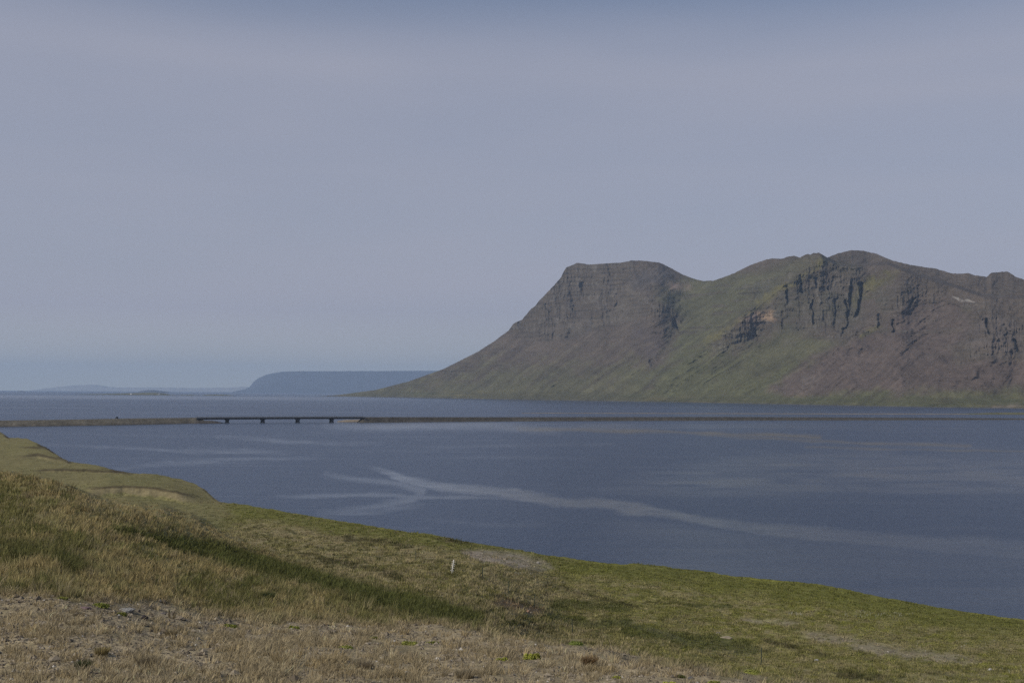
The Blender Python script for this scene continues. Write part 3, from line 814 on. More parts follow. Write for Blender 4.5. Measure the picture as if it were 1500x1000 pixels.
HAZED_GREY = [(0.080, 0.086, 0.105), (0.088, 0.092, 0.11), (0.08, 0.085, 0.1)]  # blue of the distant haze mixed into the land colour
HAZED_PALE = [(0.33, 0.33, 0.33), (0.36, 0.355, 0.35), (0.31, 0.31, 0.31)]  # land painted pale so distant hills fade as if in haze
ISLE = [(0.10, 0.105, 0.055), (0.14, 0.13, 0.075), (0.085, 0.075, 0.06)]
SAND = [(0.20, 0.165, 0.125), (0.23, 0.195, 0.15), (0.15, 0.125, 0.10)]
land_loft("hill", [(338, 574.4), (348, 572), (358, 570), (366, 566), (371, 559.5), (378, 554), (388, 549.5), (400, 546.5), (412, 544.5), (425, 543.6), (470, 543.4), (560, 543.2), (640, 542.8), (720, 542)],
          [(338, 574.6), (720, 577)], 23000, 900, MAT_FAR, HAZED_GREY, 3000, 0.25, 301)
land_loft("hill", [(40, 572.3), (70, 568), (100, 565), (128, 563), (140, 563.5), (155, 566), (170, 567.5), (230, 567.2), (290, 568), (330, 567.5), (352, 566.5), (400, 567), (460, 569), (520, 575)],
          [(40, 572.4), (520, 575.4)], 28500, 700, MAT_FAR, HAZED_PALE, 800, 0.5, 311)
land_loft("island", [(203, 573.2), (210, 572), (218, 570.9), (224, 571.2), (236, 573.4)], [(203, 574), (236, 574.2)], 15500, 300, MAT_FAR, HAZED_GREY, 500, 0.1, 321, 0.5)
land_loft("island", [(111, 577.8), (120, 577.2), (140, 576.9), (170, 576.3), (200, 575.3), (220, 574.9), (230, 575.2), (235, 577.4), (249, 578.5)], [(111, 578.0), (235, 578.6), (249, 578.9)],
          (6900, 6750), 120, MAT_FAR, ISLE, 260, 0.15, 331, 0.5)
land_loft("island", [(252, 579.3), (256, 578.9), (260, 579.3)], [(252, 579.4), (260, 579.5)], 6600, 25, MAT_FAR, SAND, 40, 0.05, 341, 0.5)
land_loft("island", [(261, 579.0), (266, 578.2), (280, 578.1), (289, 579.1)], [(261, 579.2), (289, 579.3)], 6650, 60, MAT_FAR, ISLE, 90, 0.1, 343, 0.5)
land_loft("island", [(295, 578.7), (305, 577.8), (325, 577.8), (341, 578.8)], [(295, 579.0), (341, 579.1)], 6750, 60, MAT_FAR, ISLE, 90, 0.1, 347, 0.5)
land_loft("island", [(25, 573.0), (29, 572.4), (33, 572.6), (37, 573.2)], [(25, 573.3), (37, 573.4)], 15000, 40, MAT_FAR, HAZED_GREY, 60, 0.05, 349, 0.5)
land_loft("sandbank", [(764, 605.2), (790, 604.6), (900, 604.8), (1100, 605.2), (1300, 605.6), (1420, 606.2)], [(764, 605.6), (1100, 606.0), (1420, 607.0)], (1550, 1690), 14, MAT_BANK, SAND, 18, 0.25, 351)
land_loft("sandbank", [(1405, 607.0), (1435, 605.4), (1470, 604.2), (1520, 604.0), (1640, 604.6)], [(1405, 607.6), (1640, 609.0)], (1690, 1680), 30, MAT_BANK, ISLE, 50, 0.25, 355)

# ------------------------------------------------------------------ causeway and bridge
CW_BOT = [(-400, 631), (0, 625), (100, 623.4), (160, 622.6), (280, 620), (400, 619), (532, 618.6), (600, 617.8), (750, 616.6), (1060, 615.6), (1500, 614.6), (1700, 614.4)]
CW_TOP = [(-400, 620.5), (0, 615.9), (100, 614.6), (171, 613.2), (280, 611.9), (400, 611.6), (532, 610.9), (750, 611.0), (1060, 610.7), (1250, 611.4), (1500, 612.6), (1700, 613)]
def cw_depth(px): return CAM_H * F / (curve(px, CW_BOT) - eye(px))

def causeway(px0, px1, tints, toe, name="causeway", seed=1, cap=None):
    px = np.arange(px0, px1 + 0.1, 2.0)
    D = cw_depth(px)
    a = at_depth(px, curve(px, CW_BOT), D); a[:, 2] = 0
    crest_ = at_depth(px, curve(px, CW_TOP), D + toe)
    h = crest_[:, 2]
    rows = []; cols = []
    nz_ = fbm(px / 5.0, px * 0, seed, 3)
    def row(p, z, c):
        q = p.copy(); q[:, 2] = z; rows.append(q)
        k = fbm(px / 7.0, px * 0 + len(rows), seed + 3, 3)[:, None]
        cols.append(np.array(c) * (1 + 0.25 * k))
    lo = a - np.array([0, 3.0, 0]); row(lo, -0.8, tints[2])
    row(a, 0.05, tints[2])
    for f_ in (0.25, 0.5, 0.75):
        q = a + (crest_ - a) * f_; q[:, 1] += 0.5 * nz_; row(q, h * f_, tints[0] if f_ > 0.3 else tints[1])
    row(crest_, h, tints[0])
    q = crest_ + np.array([0, 0.8, 0]); row(q, h + 0.12, tints[1])
    q = crest_ + np.array([0, 1.6, 0]); row(q, h + 0.05, (0.075, 0.073, 0.07))
    q = crest_ + np.array([0, 8.5, 0]); row(q, h + 0.05, (0.075, 0.073, 0.07))
    q = crest_ + np.array([0, 10, 0]); row(q, h, tints[1])
    q = crest_ + np.array([0, 10 + toe, 0]); row(q, 0.0, tints[2])
    q = crest_ + np.array([0, 14 + toe, 0]); row(q, -0.8, tints[2])
    P = np.array(rows); C = np.array(cols)
    # rounded ends
    for side, sl in ((0, slice(0, 1)), (1, slice(-1, None))):
        e = P[:, sl].copy(); mid = e[3:9].mean(0)
        e[:, :, 2] = -0.8
        e[:, :, :2] = mid[:, :2] + (e[:, :, :2] - mid[:, :2]) * 0.9
        e[:, :, 0] += (-6 if side == 0 else 6)
        P = np.concatenate([e, P], 1) if side == 0 else np.concatenate([P, e], 1)
        C = np.concatenate([C[:, :1], C], 1) if side == 0 else np.concatenate([C, C[:, -1:]], 1)
    o = link(name, grid_mesh(name, P, C), MAT_BANK)
    tag(o, kind="structure")
causeway(-400, 289, [(0.135, 0.122, 0.096), (0.125, 0.112, 0.09), (0.085, 0.077, 0.064)], 11.0, seed=401)
causeway(531, 1700, [(0.075, 0.069, 0.06), (0.085, 0.078, 0.067), (0.085, 0.076, 0.062)], 6.5, seed=411)
# rock spits at the bridge heads
land_loft("rock_spit", [(284, 618.5), (290, 615.6), (306, 615.9), (316, 616.8), (324, 619.2)], [(284, 620.2), (324, 619.8)], (970, 985), 6, MAT_BANK, [(0.075, 0.07, 0.065), (0.10, 0.09, 0.08), (0.07, 0.065, 0.06)], 12, 0.3, 421)
land_loft("rock_spit", [(494, 616.6), (505, 615.0), (520, 614.4), (538, 613.6)], [(494, 617.2), (538, 617.6)], (1052, 1056), 5, MAT_BANK, SAND, 8, 0.25, 423)

M_CONC = plain("weathered_concrete", (0.11, 0.108, 0.105), 0.85, var=0.3, scale=0.6)
M_CONC_D = plain("dark_concrete", (0.075, 0.075, 0.076), 0.85, var=0.3, scale=0.6)
M_RAIL = plain("galvanised_rail", (0.22, 0.22, 0.22), 0.5, 0.6, var=0.15)

def build_bridge():
    L0, R0 = 287.0, 533.0
    pL = at_depth(L0, 612.2, cw_depth(L0) + 12); pR = at_depth(R0, 611.2, cw_depth(R0) + 8)
    pL = Vector(pL); pR = Vector(pR)
    ax = (pR - pL); ln = ax.length; rz = math.atan2(ax.y, ax.x); slope = (pR.z - pL.z) / ln
    mid_px = 410.0
    root = empty("bridge", (pL.x, pL.y, 0), rz)
    tag(root, "long low dark concrete road bridge on four stout piers joining the two causeway ends", "bridge")
    n = 24
    def zt(s): return pL.z + slope * s + 0.15 * math.sin(math.pi * s / ln)
    W = 8.0
    m = MB()
    sect = lambda s: [(s, -W / 2, zt(s) - 0.35), (s, -W / 2 + 0.7, zt(s) - 1.3), (s, W / 2 - 0.7, zt(s) - 1.3), (s, W / 2, zt(s) - 0.35), (s, W / 2, zt(s)), (s, -W / 2, zt(s))]
    vs = []; fs = []
    for i in range(n + 1): vs += sect(ln * i / n)
    for i in range(n):
        for k in range(6):
            a, b = i * 6 + k, i * 6 + (k + 1) % 6
            fs.append((a, a + 6, b + 6, b))
    fs.append(tuple(range(6))); fs.append(tuple(range(n * 6, n * 6 + 6))[::-1])
    m.add(vs, fs); m.build("deck", M_CONC_D, root)
    for side in (-1, 1):
        k = MB()
        for i in range(n):
            s = ln * (i + 0.5) / n
            k.box((s, side * (W / 2 - 0.15), zt(s) + 0.152), (ln / n - 0.02, 0.32, 0.30))
        k.build("kerb_beam", M_CONC, root)
        r = MB()
        for hh in (0.65, 1.05):
            r.tube([(ln * i / n, side * (W / 2 - 0.15), zt(ln * i / n) + hh) for i in range(n + 1)], 0.06, 5)
        for i in range(2 * n + 1):
            s = ln * i / (2 * n); r.tube([(s, side * (W / 2 - 0.15), zt(s) + 0.25), (s, side * (W / 2 - 0.15), zt(s) + 1.05)], 0.05, 5)
        r.build("railing", M_RAIL, root)
    for px in (332.7, 384.7, 435.9, 485.6):
        d = ray(px, 615.0)
        # where the view line through the pier crosses the bridge axis
        A = np.array([[d[0], -ax.x], [d[1], -ax.y]]); t, u = np.linalg.solve(A, np.array([pL.x, pL.y]))
        s = u * ln
        p = MB()
        zz = zt(s) - 1.3
        ring = lambda w, dpt, z: [(s + w / 2 * cx, dpt / 2 * cy, z) for cx, cy in ((-1, -.75), (-.6, -1), (.6, -1), (1, -.75), (1, .75), (.6, 1), (-.6, 1), (-1, .75))]
        p.prism(ring(2.9, 6.4, -2.0), ring(2.6, 6.2, zz - 0.55))
        p.prism(ring(3.5, 7.0, zz - 0.548), ring(3.5, 7.0, zz - 0.002))
        pier = p.build("pier", M_CONC_D, root)
        q = MB(); q.prism(ring(4.2, 7.6, -2.0), ring(3.9, 7.3, 0.35)); q.build("footing", M_CONC, pier)
    for s0 in (-0.8, ln + 0.8):
        q = MB(); q.box((s0, 0, (zt(0 if s0 < 0 else ln) - 1.6) / 2 - 0.8), (2.2, 8.6, zt(0 if s0 < 0 else ln) + 1.5)); q.build("abutment", M_CONC, root)
build_bridge()

def build_car():
    px = 171.0
    D = cw_depth(px) + 11.0 + 3.0
    p = at_depth(px, 613.0, D)
    p2 = at_depth(px + 2, 613.0, cw_depth(px + 2) + 14.0)
    crest_ = at_depth(px, curve(px, CW_TOP), cw_depth(px) + 11.0)
    root = empty("car", (p[0], p[1], crest_[2] + 0.05), math.atan2(p2[1] - p[1], p2[0] - p[0]) + 1.15)
    tag(root, "tiny dark car standing on the beige causeway left of the bridge", "car")
    paint = plain("dark_car_paint", (0.03, 0.032, 0.036), 0.35, 0.2, var=0.1); glass = plain("car_glass", (0.02, 0.025, 0.03), 0.1, var=0.1); rub = plain("tyre_rubber", (0.02, 0.02, 0.02), 0.9)
    b = MB()
    side = [(-2.1, .35), (2.1, .35), (2.15, .75), (1.35, .95), (0.75, 1.0), (-1.9, 1.0), (-2.15, .8)]
    b.prism([(x, -0.9, z) for x, z in side], [(x, 0.9, z) for x, z in side]); body = b.build("body", paint, root)
    b = MB(); cab = [(-1.85, 1.002), (0.85, 1.002), (0.25, 1.55), (-1.5, 1.58)]
    b.prism([(x, -0.8, z) for x, z in cab], [(x, 0.8, z) for x, z in cab]); b.build("cabin", glass, root)
    b = MB(); b.box((-0.62, 0, 1.60), (1.75, 1.5, 0.06), 0.1); b.build("roof", paint, root)
    for sx in (-1.35, 1.3):
        for sy in (-0.88, 0.88):
            w = MB(); w.tube([(sx, sy - 0.1, .33), (sx, sy + 0.1, .33)], .33, 14); w.build("wheel", rub, root)
build_car()

def build_house(px, py, D, w, d, h, label, rz):
    p = at_depth(px, py, D)
    root = empty("house", p, rz)
    tag(root, label, "house")
    wm = plain("white_render", (0.78, 0.77, 0.74), 0.8, var=0.05); rm = plain("grey_roof", (0.14, 0.13, 0.13), 0.7); gl = plain("window_glass", (0.04, 0.05, 0.06), 0.2)
    b = MB()
    g = [(-d / 2, -2), (d / 2, -2), (d / 2, h), (0, h + d * 0.35), (-d / 2, h)]
    b.prism([(-w / 2, y, z) for y, z in g], [(w / 2, y, z) for y, z in g]); b.build("wall", wm, root)
    b = MB()
    for s in (-1, 1):
        a = [(s * (d / 2 + .4), h - .25), (0, h + d * .35 + .05), (0, h + d * .35 + .3), (s * (d / 2 + .4), h + .0)]
        b.prism([(-w / 2 - .3, y, z) for y, z in a], [(w / 2 + .3, y, z) for y, z in a])
    b.build("roof", rm, root)
    for x in (-w * .3, 0, w * .3):
        b = MB(); b.box((x, -d / 2 - .02, h * .55), (1.3, .08, 1.3)); b.build("window", gl, root)
build_house(232.5, 577.4, 6800, 12, 9, 4.5, "white house with grey roof at the right tip of the low green island", 0.3)
build_house(192.0, 577.1, 6840, 11, 6, 2.6, "low white farmhouse midway along the low green island", -0.2)

# ------------------------------------------------------------------ grass, gravel, flowers (stuff)
def make_blades(name, px, py, height, width, tint, lean, per, spread, seed):
    """tufts of bent blades; every tuft at a ground point"""
    r = np.random.default_rng(seed)
    P, D = ground_point(px, py)
    n = len(px)
    rep = np.repeat(np.arange(n), per)
    m = len(rep)
    base = P[rep].copy()
    ang = r.uniform(0, 2 * np.pi, m)
    rad = spread[rep] * np.sqrt(r.uniform(0, 1, m))
    base[:, 0] += np.cos(ang) * rad; base[:, 1] += np.sin(ang) * rad; base[:, 2] -= 0.02
    hgt = height[rep] * r.uniform(0.5, 1.15, m)
    wd = width[rep] * r.uniform(0.7, 1.3, m)
    out = r.uniform(0.1, 0.75, m) * lean[rep]
    la = ang + r.normal(0, 0.5, m)
    bend = r.normal(0.10, 0.16, n)[rep]
    dx = np.cos(la) * out + bend; dy = np.sin(la) * out + 0.04         # the breeze bends them to the right
    tip = base + np.stack([dx * hgt, dy * hgt, hgt * np.sqrt(np.clip(1 - 0.45 * out ** 2, .3, 1))], -1)
    midp = base + np.stack([dx * hgt * 0.3, dy * hgt * 0.3, hgt * 0.55], -1)
    yaw = r.uniform(-0.9, 0.9, m)
    side = np.stack([np.cos(yaw), np.sin(yaw), np.zeros(m)], -1) * wd[:, None] * 0.5
    V = np.stack([base - side, base + side, midp + side * .8, midp - side * .8, tip], 1).reshape(-1, 3)
    o = (np.arange(m) * 5)[:, None]
    quads = o + np.array([0, 1, 2, 3]); tris = o + np.array([3, 2, 4])
    loops = np.concatenate([quads, tris], 1).ravel()
    tot = np.tile([4, 3], m); starts = np.concatenate([[0], np.cumsum(tot)[:-1]])
    t = tint[rep] * (1 + r.normal(0, 0.13, m))[:, None]
    t = np.clip(t, 0.01, 0.6)
    T = np.repeat(t, 5, 0)
    me = mesh_np(name, V, loops, starts, tot, False, T)
    return link(name, me, MAT_BLADE)

def scatter(n, seed, y0=640, y1=1012, xlo=-50, xhi=1550):
    r = np.random.default_rng(seed)
    px = r.uniform(xlo, xhi, n); py = r.uniform(y0, y1, n)
    ok = py > curve(px, COAST) + 1.0
    return px[ok], py[ok], r

OPEN = [(779, 969, 15), (735, 971, 12), (338, 911, 13), (147, 883, 15), (92, 873, 9), (177, 893, 9), (432, 918, 12), (507, 952, 13), (547, 937, 8), (602, 947, 17), (632, 940, 12),
        (842, 944, 16), (902, 992, 9), (980, 999, 16), (1047, 997, 12), (1098, 985, 18), (998, 989, 9), (773, 897, 7), (190, 890, 17), (212, 899, 9), (240, 893, 8), (125, 884, 14), (1064, 933, 12)]
def build_grass():
    px, py, r = scatter(80000, 501)
    qx, qy, _ = scatter(60000, 502, 735, 990, 300, 1550)
    px = np.concatenate([px, qx]); py = np.concatenate([py, qy])
    z = zones(px, py)
    _, D = ground_point(px, py)
    keep = np.where(z['low'] > 0.5, 0.05 + 0.6 * (1 - 0.95 * z['gravel']) * sstep(-0.25, 0.3, fbm(px / 26., py / 9., 507, 3)), 0.8)
    keep = keep * (1 - 0.9 * z['bare']) * (1 - z['rim']) * (1 - 0.85 * z['soil']) * (1 - z['scarp']) * np.where(z['plain'] > .5, 0.55, 1)
    for ox, oy, ow in OPEN:                       # stones and cushions stand clear of the grass
        keep = np.where(((px - ox) / ow) ** 2 + ((py - oy - 4) / (4 + 0.5 * ow)) ** 2 < 1, 0.0, keep)
    k = r.uniform(0, 1, len(px)) < keep
    px, py, D = px[k], py[k], D[k]; z = {a: b[k] for a, b in z.items()}
    n = len(px)
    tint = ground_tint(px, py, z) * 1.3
    tint = lerp3(tint, (0.33, 0.262, 0.125), (1 - z['lush']) * np.clip(z['spur'] * 0.9, 0, 1) * sstep(-0.35, 0.3, z['nA'] + 0.8 * z['nB']))
    tint = lerp3(tint, (0.15, 0.145, 0.05), z['spur'] * (1 - z['lush']) * sstep(0.1, 0.5, -z['nA'] + z['nC']) * 0.8)
    tint = lerp3(tint, STRAW, z['low'] * 0.7)
    tint = lerp3(tint, TAN, z['low'] * sstep(0.0, 0.4, z['nB']) * 0.6)
    tint = lerp3(tint, (0.32, 0.255, 0.13), z['spur'] * sstep(34, 8, py - curve(px, SPUR)) * 0.75 * (1 - z['lush']))
    tint = tint * (1 + 0.12 * z['spur'] * (1 - z['lush']) + 0.2 * z['low'])[:, None]
    rnd = r.uniform(0, 1, n)
    tint = lerp3(tint, STRAW, (rnd > 0.86).astype(float) * 0.6 * (1 - z['lush']) * (1 - 0.6 * z['meadow']))
    tint = lerp3(tint, (0.12, 0.14, 0.045), (rnd < 0.10).astype(float) * 0.6 * (1 - z['low']))
    tint = tint * np.clip(1 + r.normal(0, 0.22, n), .4, 1.7)[:, None]
    hgt = 0.15 + 0.025 * z['spur'] + 0.03 * z['lush'] + 0.05 * z['dark'] - 0.02 * z['low']
    hgt = hgt * np.exp(r.normal(0, 0.38, n)) * (1 - 0.35 * z['meadow']) * np.where(z['plain'] > .5, 1.0, 1)
    wd = 0.00055 * np.clip(D, 16, 150) + 0.002
    per = np.where(z['low'] > 0.5, 15, np.where(z['spur'] > 0.4, 12, 9)).astype(int)
    spread = 0.05 + 0.0022 * np.clip(D, 15, 200)
    o = make_blades("grass", px, py, hgt, wd, tint, 0.75 + 0.6 * z['low'], per, spread, 503)
    tag(o, kind="stuff")
build_grass()

def build_gravel():
    px, py, r = scatter(60000, 601, 800, 1012)
    z = zones(px, py)
    keep = 0.9 * z['gravel'] + 0.25 * z['low'] + 0.35 * z['bare'] + 0.4 * z['soil']
    k = r.uniform(0, 1, len(px)) < keep * 0.6
    px, py = px[k], py[k]
    P, D = ground_point(px, py)
    n = len(px)
    size = np.exp(r.normal(0, 0.5, n)) * 0.022 * np.clip(D / 22.0, 1, 3.0)
    size = np.minimum(size, 0.13)
    oc = np.array([(1, 0, 0), (-1, 0, 0), (0, 1, 0), (0, -1, 0), (0, 0, 1), (0, 0, -1)], float)
    fc = np.array([(0, 2, 4), (2, 1, 4), (1, 3, 4), (3, 0, 4), (2, 0, 5), (1, 2, 5), (3, 1, 5), (0, 3, 5)])
    sc_ = size[:, None, None] * r.uniform(0.55, 1.3, (n, 6, 1)) * np.array([1, 1, 0.65])
    a = r.uniform(0, 2 * np.pi, n); ca, sa = np.cos(a)[:, None], np.sin(a)[:, None]
    v = oc[None] * sc_
    vx = v[..., 0] * ca - v[..., 1] * sa; vy = v[..., 0] * sa + v[..., 1] * ca
    V = np.stack([vx, vy, v[..., 2]], -1) + P[:, None] + np.array([0, 0, 0.2]) * size[:, None, None]
    loops = (np.arange(n)[:, None, None] * 6 + fc[None]).ravel()
    tone = r.uniform(0, 1, n)
    t = np.array((0.12, 0.098, 0.072)) + (np.array((0.29, 0.248, 0.185)) - np.array((0.12, 0.098, 0.072))) * tone[:, None] ** 1.5
    t = np.where((r.uniform(0, 1, n) > 0.982)[:, None], np.array((0.46, 0.43, 0.38)), t)
    T = np.repeat(t, 6, 0)
    o = link("gravel", mesh_np("gravel", V.reshape(-1, 3), loops, np.arange(8 * n) * 3, np.full(8 * n, 3), False, T), MAT_STONE)
    tag(o, kind="stuff")
build_gravel()

def build_flowers():
    r = np.random.default_rng(701)
    pts = []
    for cx, cy, sx, sy, n in ((1166, 901, 9, 2, 26), (1285, 899, 26, 2, 60), (1255, 900, 6, 1, 6), (1412, 946, 3, 2, 5), (1488, 984, 10, 6, 10), (760, 841, 8, 1, 14), (778, 844, 5, 3, 12), (1330, 948, 60, 10, 6)):
        for _ in range(n): pts.append((cx + r.normal(0, sx), cy + r.normal(0, sy)))
    pts = np.array(pts)
    P, D = ground_point(pts[:, 0], pts[:, 1])
    m = MB()
    for p, d in zip(P, D):
        s = 0.00022 * d
        c = Vector(p) + Vector((0, 0, 0.14))
        for k in range(5):
            a = k * 1.2566; b = a + 1.0
            m.add([c, c + Vector((math.cos(a), math.sin(a) - .4, 0.35)) * s, c + Vector((math.cos((a + b) / 2), math.sin((a + b) / 2) - .4, 0.6)) * s * 1.4, c + Vector((math.cos(b), math.sin(b) - .4, 0.35)) * s], [(0, 1, 2, 3)])
        m.tube([Vector(p), c], 0.004, 4)
    o = m.build("white_flowers", plain("white_petal", (0.62, 0.61, 0.55), 0.8, var=0.05))
    tag(o, kind="stuff")
build_flowers()

# ------------------------------------------------------------------ the wire fence
def build_fence():
    G = lambda px, py: Vector(ground_point(px, py)[0])
    spots = [(609, 822), (661.5, 841), (707, 849), (745, 870), (783, 890), (838.5, 928), (1115, 972)]
    pts = [G(*s) for s in spots]
    root = empty("wire_fence", pts[1])
    tag(root, "wire fence of thin dark stakes led by one leaning white post with insulators", "fence")
    inv = Matrix.Translation(-pts[1])
    loc = [inv @ p for p in pts]
    white = plain("white_paint", (0.72, 0.69, 0.62), 0.6, var=0.12, scale=8); dark = plain("dark_green_steel", (0.05, 0.065, 0.05), 0.6, 0.3); ceramic = plain("white_insulator", (0.8, 0.8, 0.77), 0.3, var=0.05); wire = plain("steel_wire", (0.16, 0.16, 0.15), 0.45, 0.8)
    D1 = pts[1].y
    hp = 20.5 * D1 / F
    topv = Vector((3.2 * D1 / F, 0, hp))
    m = MB()
    m.tube([loc[1] + Vector((0, 0, -0.2)), loc[1] + topv * 0.5, loc[1] + topv * 0.97, loc[1] + topv], [0.042, 0.04, 0.036, 0.022], 10)
    post = m.build("corner_post", white, root, True)
    hs = [0.24, 0.42, 0.57, 0.71, 0.86]
    for f in hs:
        for sx in (-1, 1):
            q = MB(); c = loc[1] + topv * (f + (0.02 if sx < 0 else -0.02))
            q.tube([c + Vector((sx * 0.03, -0.02, 0)), c + Vector((sx * 0.085, -0.03, 0)), c + Vector((sx * 0.092, -0.03, 0)), c + Vector((sx * 0.125, -0.03, 0))], [0.006, 0.006, 0.019, 0.017], 8)
            q.build("insulator", ceramic, post)
    H = hp * 0.95
    for i, p in enumerate(loc):
        if i == 1: continue
        q = MB(); tilt = Vector((0.03 * math.sin(i * 2.3), 0.03 * math.cos(i), 0))
        q.tube([p + Vector((0, 0, -0.2)), p + tilt + Vector((0, 0, H))], 0.028, 6)
        q.build("stake", dark, root)
    for f in hs:
        q = MB(); line = []
        for i in range(len(loc) - 1):
            a = loc[i] + (topv * f if i == 1 else Vector((0, -0.035, H * f))); b = loc[i + 1] + (topv * f if i + 1 == 1 else Vector((0, -0.035, H * f)))
            n = 3 if i < 5 else 14
            for k in range(n):
                p = a.lerp(b, k / n)
                if i == 5:                         # the last long span follows the ground
                    g = G(838.5 + (1115 - 838.5) * k / n, 928 + 44 * k / n) - pts[1]
                    p.z = max(p.z, g.z + 0.15 + 0.5 * H * f)
                p.z -= 0.05 * math.sin(math.pi * k / n)
                line.append(p)
        line.append(loc[-1] + Vector((0, -0.035, H * f)))
        q.tube(line, 0.0035, 4)
        q.build("wire", wire, root)
build_fence()

# ------------------------------------------------------------------ rocks
def rock_mesh(name, sx, sy, sz, seed, facet=0.25, tint=(0.2, 0.18, 0.16)):
    r = np.random.default_rng(seed)
    nu, nv = 22, 13
    u = np.linspace(0, 2 * np.pi, nu, endpoint=False); v = np.linspace(-0.5 * np.pi, 0.5 * np.pi, nv)
    U, W = np.meshgrid(u, v)
    d = np.stack([np.cos(W) * np.cos(U), np.cos(W) * np.sin(U), np.sin(W)], -1)
    rad = np.ones(U.shape)
    for _ in range(11):                                     # planes cut flat faces into a lump
        nn = r.normal(0, 1, 3); nn /= np.linalg.norm(nn)
        lim = r.uniform(0.62, 0.9)
        dp = d @ nn
        rad = np.where(dp > 0.05, np.minimum(rad, lim / np.maximum(dp, 0.05)), rad)
    rad = rad * (1 + 0.05 * r.normal(0, 1, U.shape))
    rad[0] = rad[0].mean(); rad[-1] = rad[-1].mean()
    P = d * rad[..., None] * np.array([sx, sy, sz]) + np.array([0, 0, sz * 0.45])
    V = P.reshape(-1, 3); F_ = []
    for j in range(nv - 1):
        for i in range(nu):
            a = j * nu + i; b = j * nu + (i + 1) % nu
            F_.append((a, b, b + nu, a + nu))
    T = np.array(tint) * (1 + 0.12 * r.normal(0, 1, (len(V), 1)))
    return poly_mesh(name, V, F_, False, np.clip(T, 0.02, 0.6))

def rock(px, py, w_px, ratio, tint, label, seed, rz=0.0, name="boulder", cat="rock"):
    P, D = ground_point(px, py)
    w = w_px * D / F / 2
    o = link(name, rock_mesh(name, w, w * 0.8, w * ratio, seed, tint=tint), MAT_STONE)
    o.location = P; o.rotation_euler = (0, 0, rz)
    tag(o, label, cat)
rock(773, 897, 7.0, 0.85, (0.30, 0.20, 0.135), "orange-brown boulder lying on bare soil below the wire fence", 11)
rock(186, 889, 26, 0.30, (0.27, 0.26, 0.235), "broad pale flat boulder among moss at the edge of the dry gravel, lower left", 12, 0.3)
rock(204, 890, 5.5, 1.0, (0.115, 0.105, 0.10), "pale grey stone half sunk beside the dark upright one", 17, 0.9)
rock(212, 899, 10.5, 0.95, (0.07, 0.06, 0.06), "dark angular upright stone right of the pale flat boulder", 13, 0.5)
rock(240, 893, 10, 0.35, (0.13, 0.115, 0.11), "low dark stone to the right of the upright dark stone", 14)
rock(125, 884, 22, 0.16, (0.17, 0.12, 0.12), "flat reddish slab left of the pale flat boulder on gravel", 15, -0.2)
rock(788, 823, 6, 0.6, (0.32, 0.29, 0.26), "small pale boulder on the bare stony patch above the fence", 16)
rock(1064, 933, 20, 0.2, (0.30, 0.25, 0.18), "flat tan stone slab in the dark green hollow at lower right", 18, 0.3)
rock(1052, 926, 8, 0.4, (0.2, 0.18, 0.15), "small tan stone just above the flat tan slab", 19)
rock(1196, 969, 7, 0.6, (0.33, 0.32, 0.30), "small light grey stone in dark grass near the lower right slope", 20)
rock(1450, 984, 6, 0.7, (0.42, 0.41, 0.38), "small whitish stone among white flowers in the lower right corner", 21)
rock(1012, 990, 9, 0.6, (0.10, 0.095, 0.095), "small dark stone on gravel near the bottom edge, right of centre", 22)

# ------------------------------------------------------------------ cushions of moss and single tussocks
def cushion_mesh(name, w, h, tint, seed, n=420, blade=0.045):
    r = np.random.default_rng(seed)
    lob = [(r.uniform(-.65, .65) * w, r.uniform(-.3, .3) * w, r.uniform(.35, .6) * w, r.uniform(.6, 1.0) * h) for _ in range(6)]
    V = []; F_ = []; T = []
    for _ in range(n):
        lx_, ly_, lr, lh = lob[r.integers(0, 6)]
        a = r.uniform(0, 2 * np.pi); q = math.sqrt(r.uniform(0, 1))
        c = np.array([lx_ + math.cos(a) * q * lr, ly_ + math.sin(a) * q * lr * .8, lh * math.sqrt(max(0, 1 - q * q)) * r.uniform(.75, 1.05)])
        nrm = np.array([math.cos(a) * q, math.sin(a) * q, 0.5 + (1 - q)]); nrm /= np.linalg.norm(nrm)
        t1 = np.cross(nrm, r.normal(0, 1, 3)); t1 /= np.linalg.norm(t1); t2 = np.cross(nrm, t1)
        s = blade * r.uniform(.6, 1.4)
        b = len(V)
        V += [c - t1 * s * .6, c + t2 * s * .7 + nrm * s * .3, c + t1 * s * .6, c - t2 * s * .7 + nrm * s * .5]
        F_.append((b, b + 1, b + 2, b + 3))
        T += [np.array(tint) * r.uniform(.7, 1.25)] * 4
    return poly_mesh(name, V, F_, False, np.array(T))

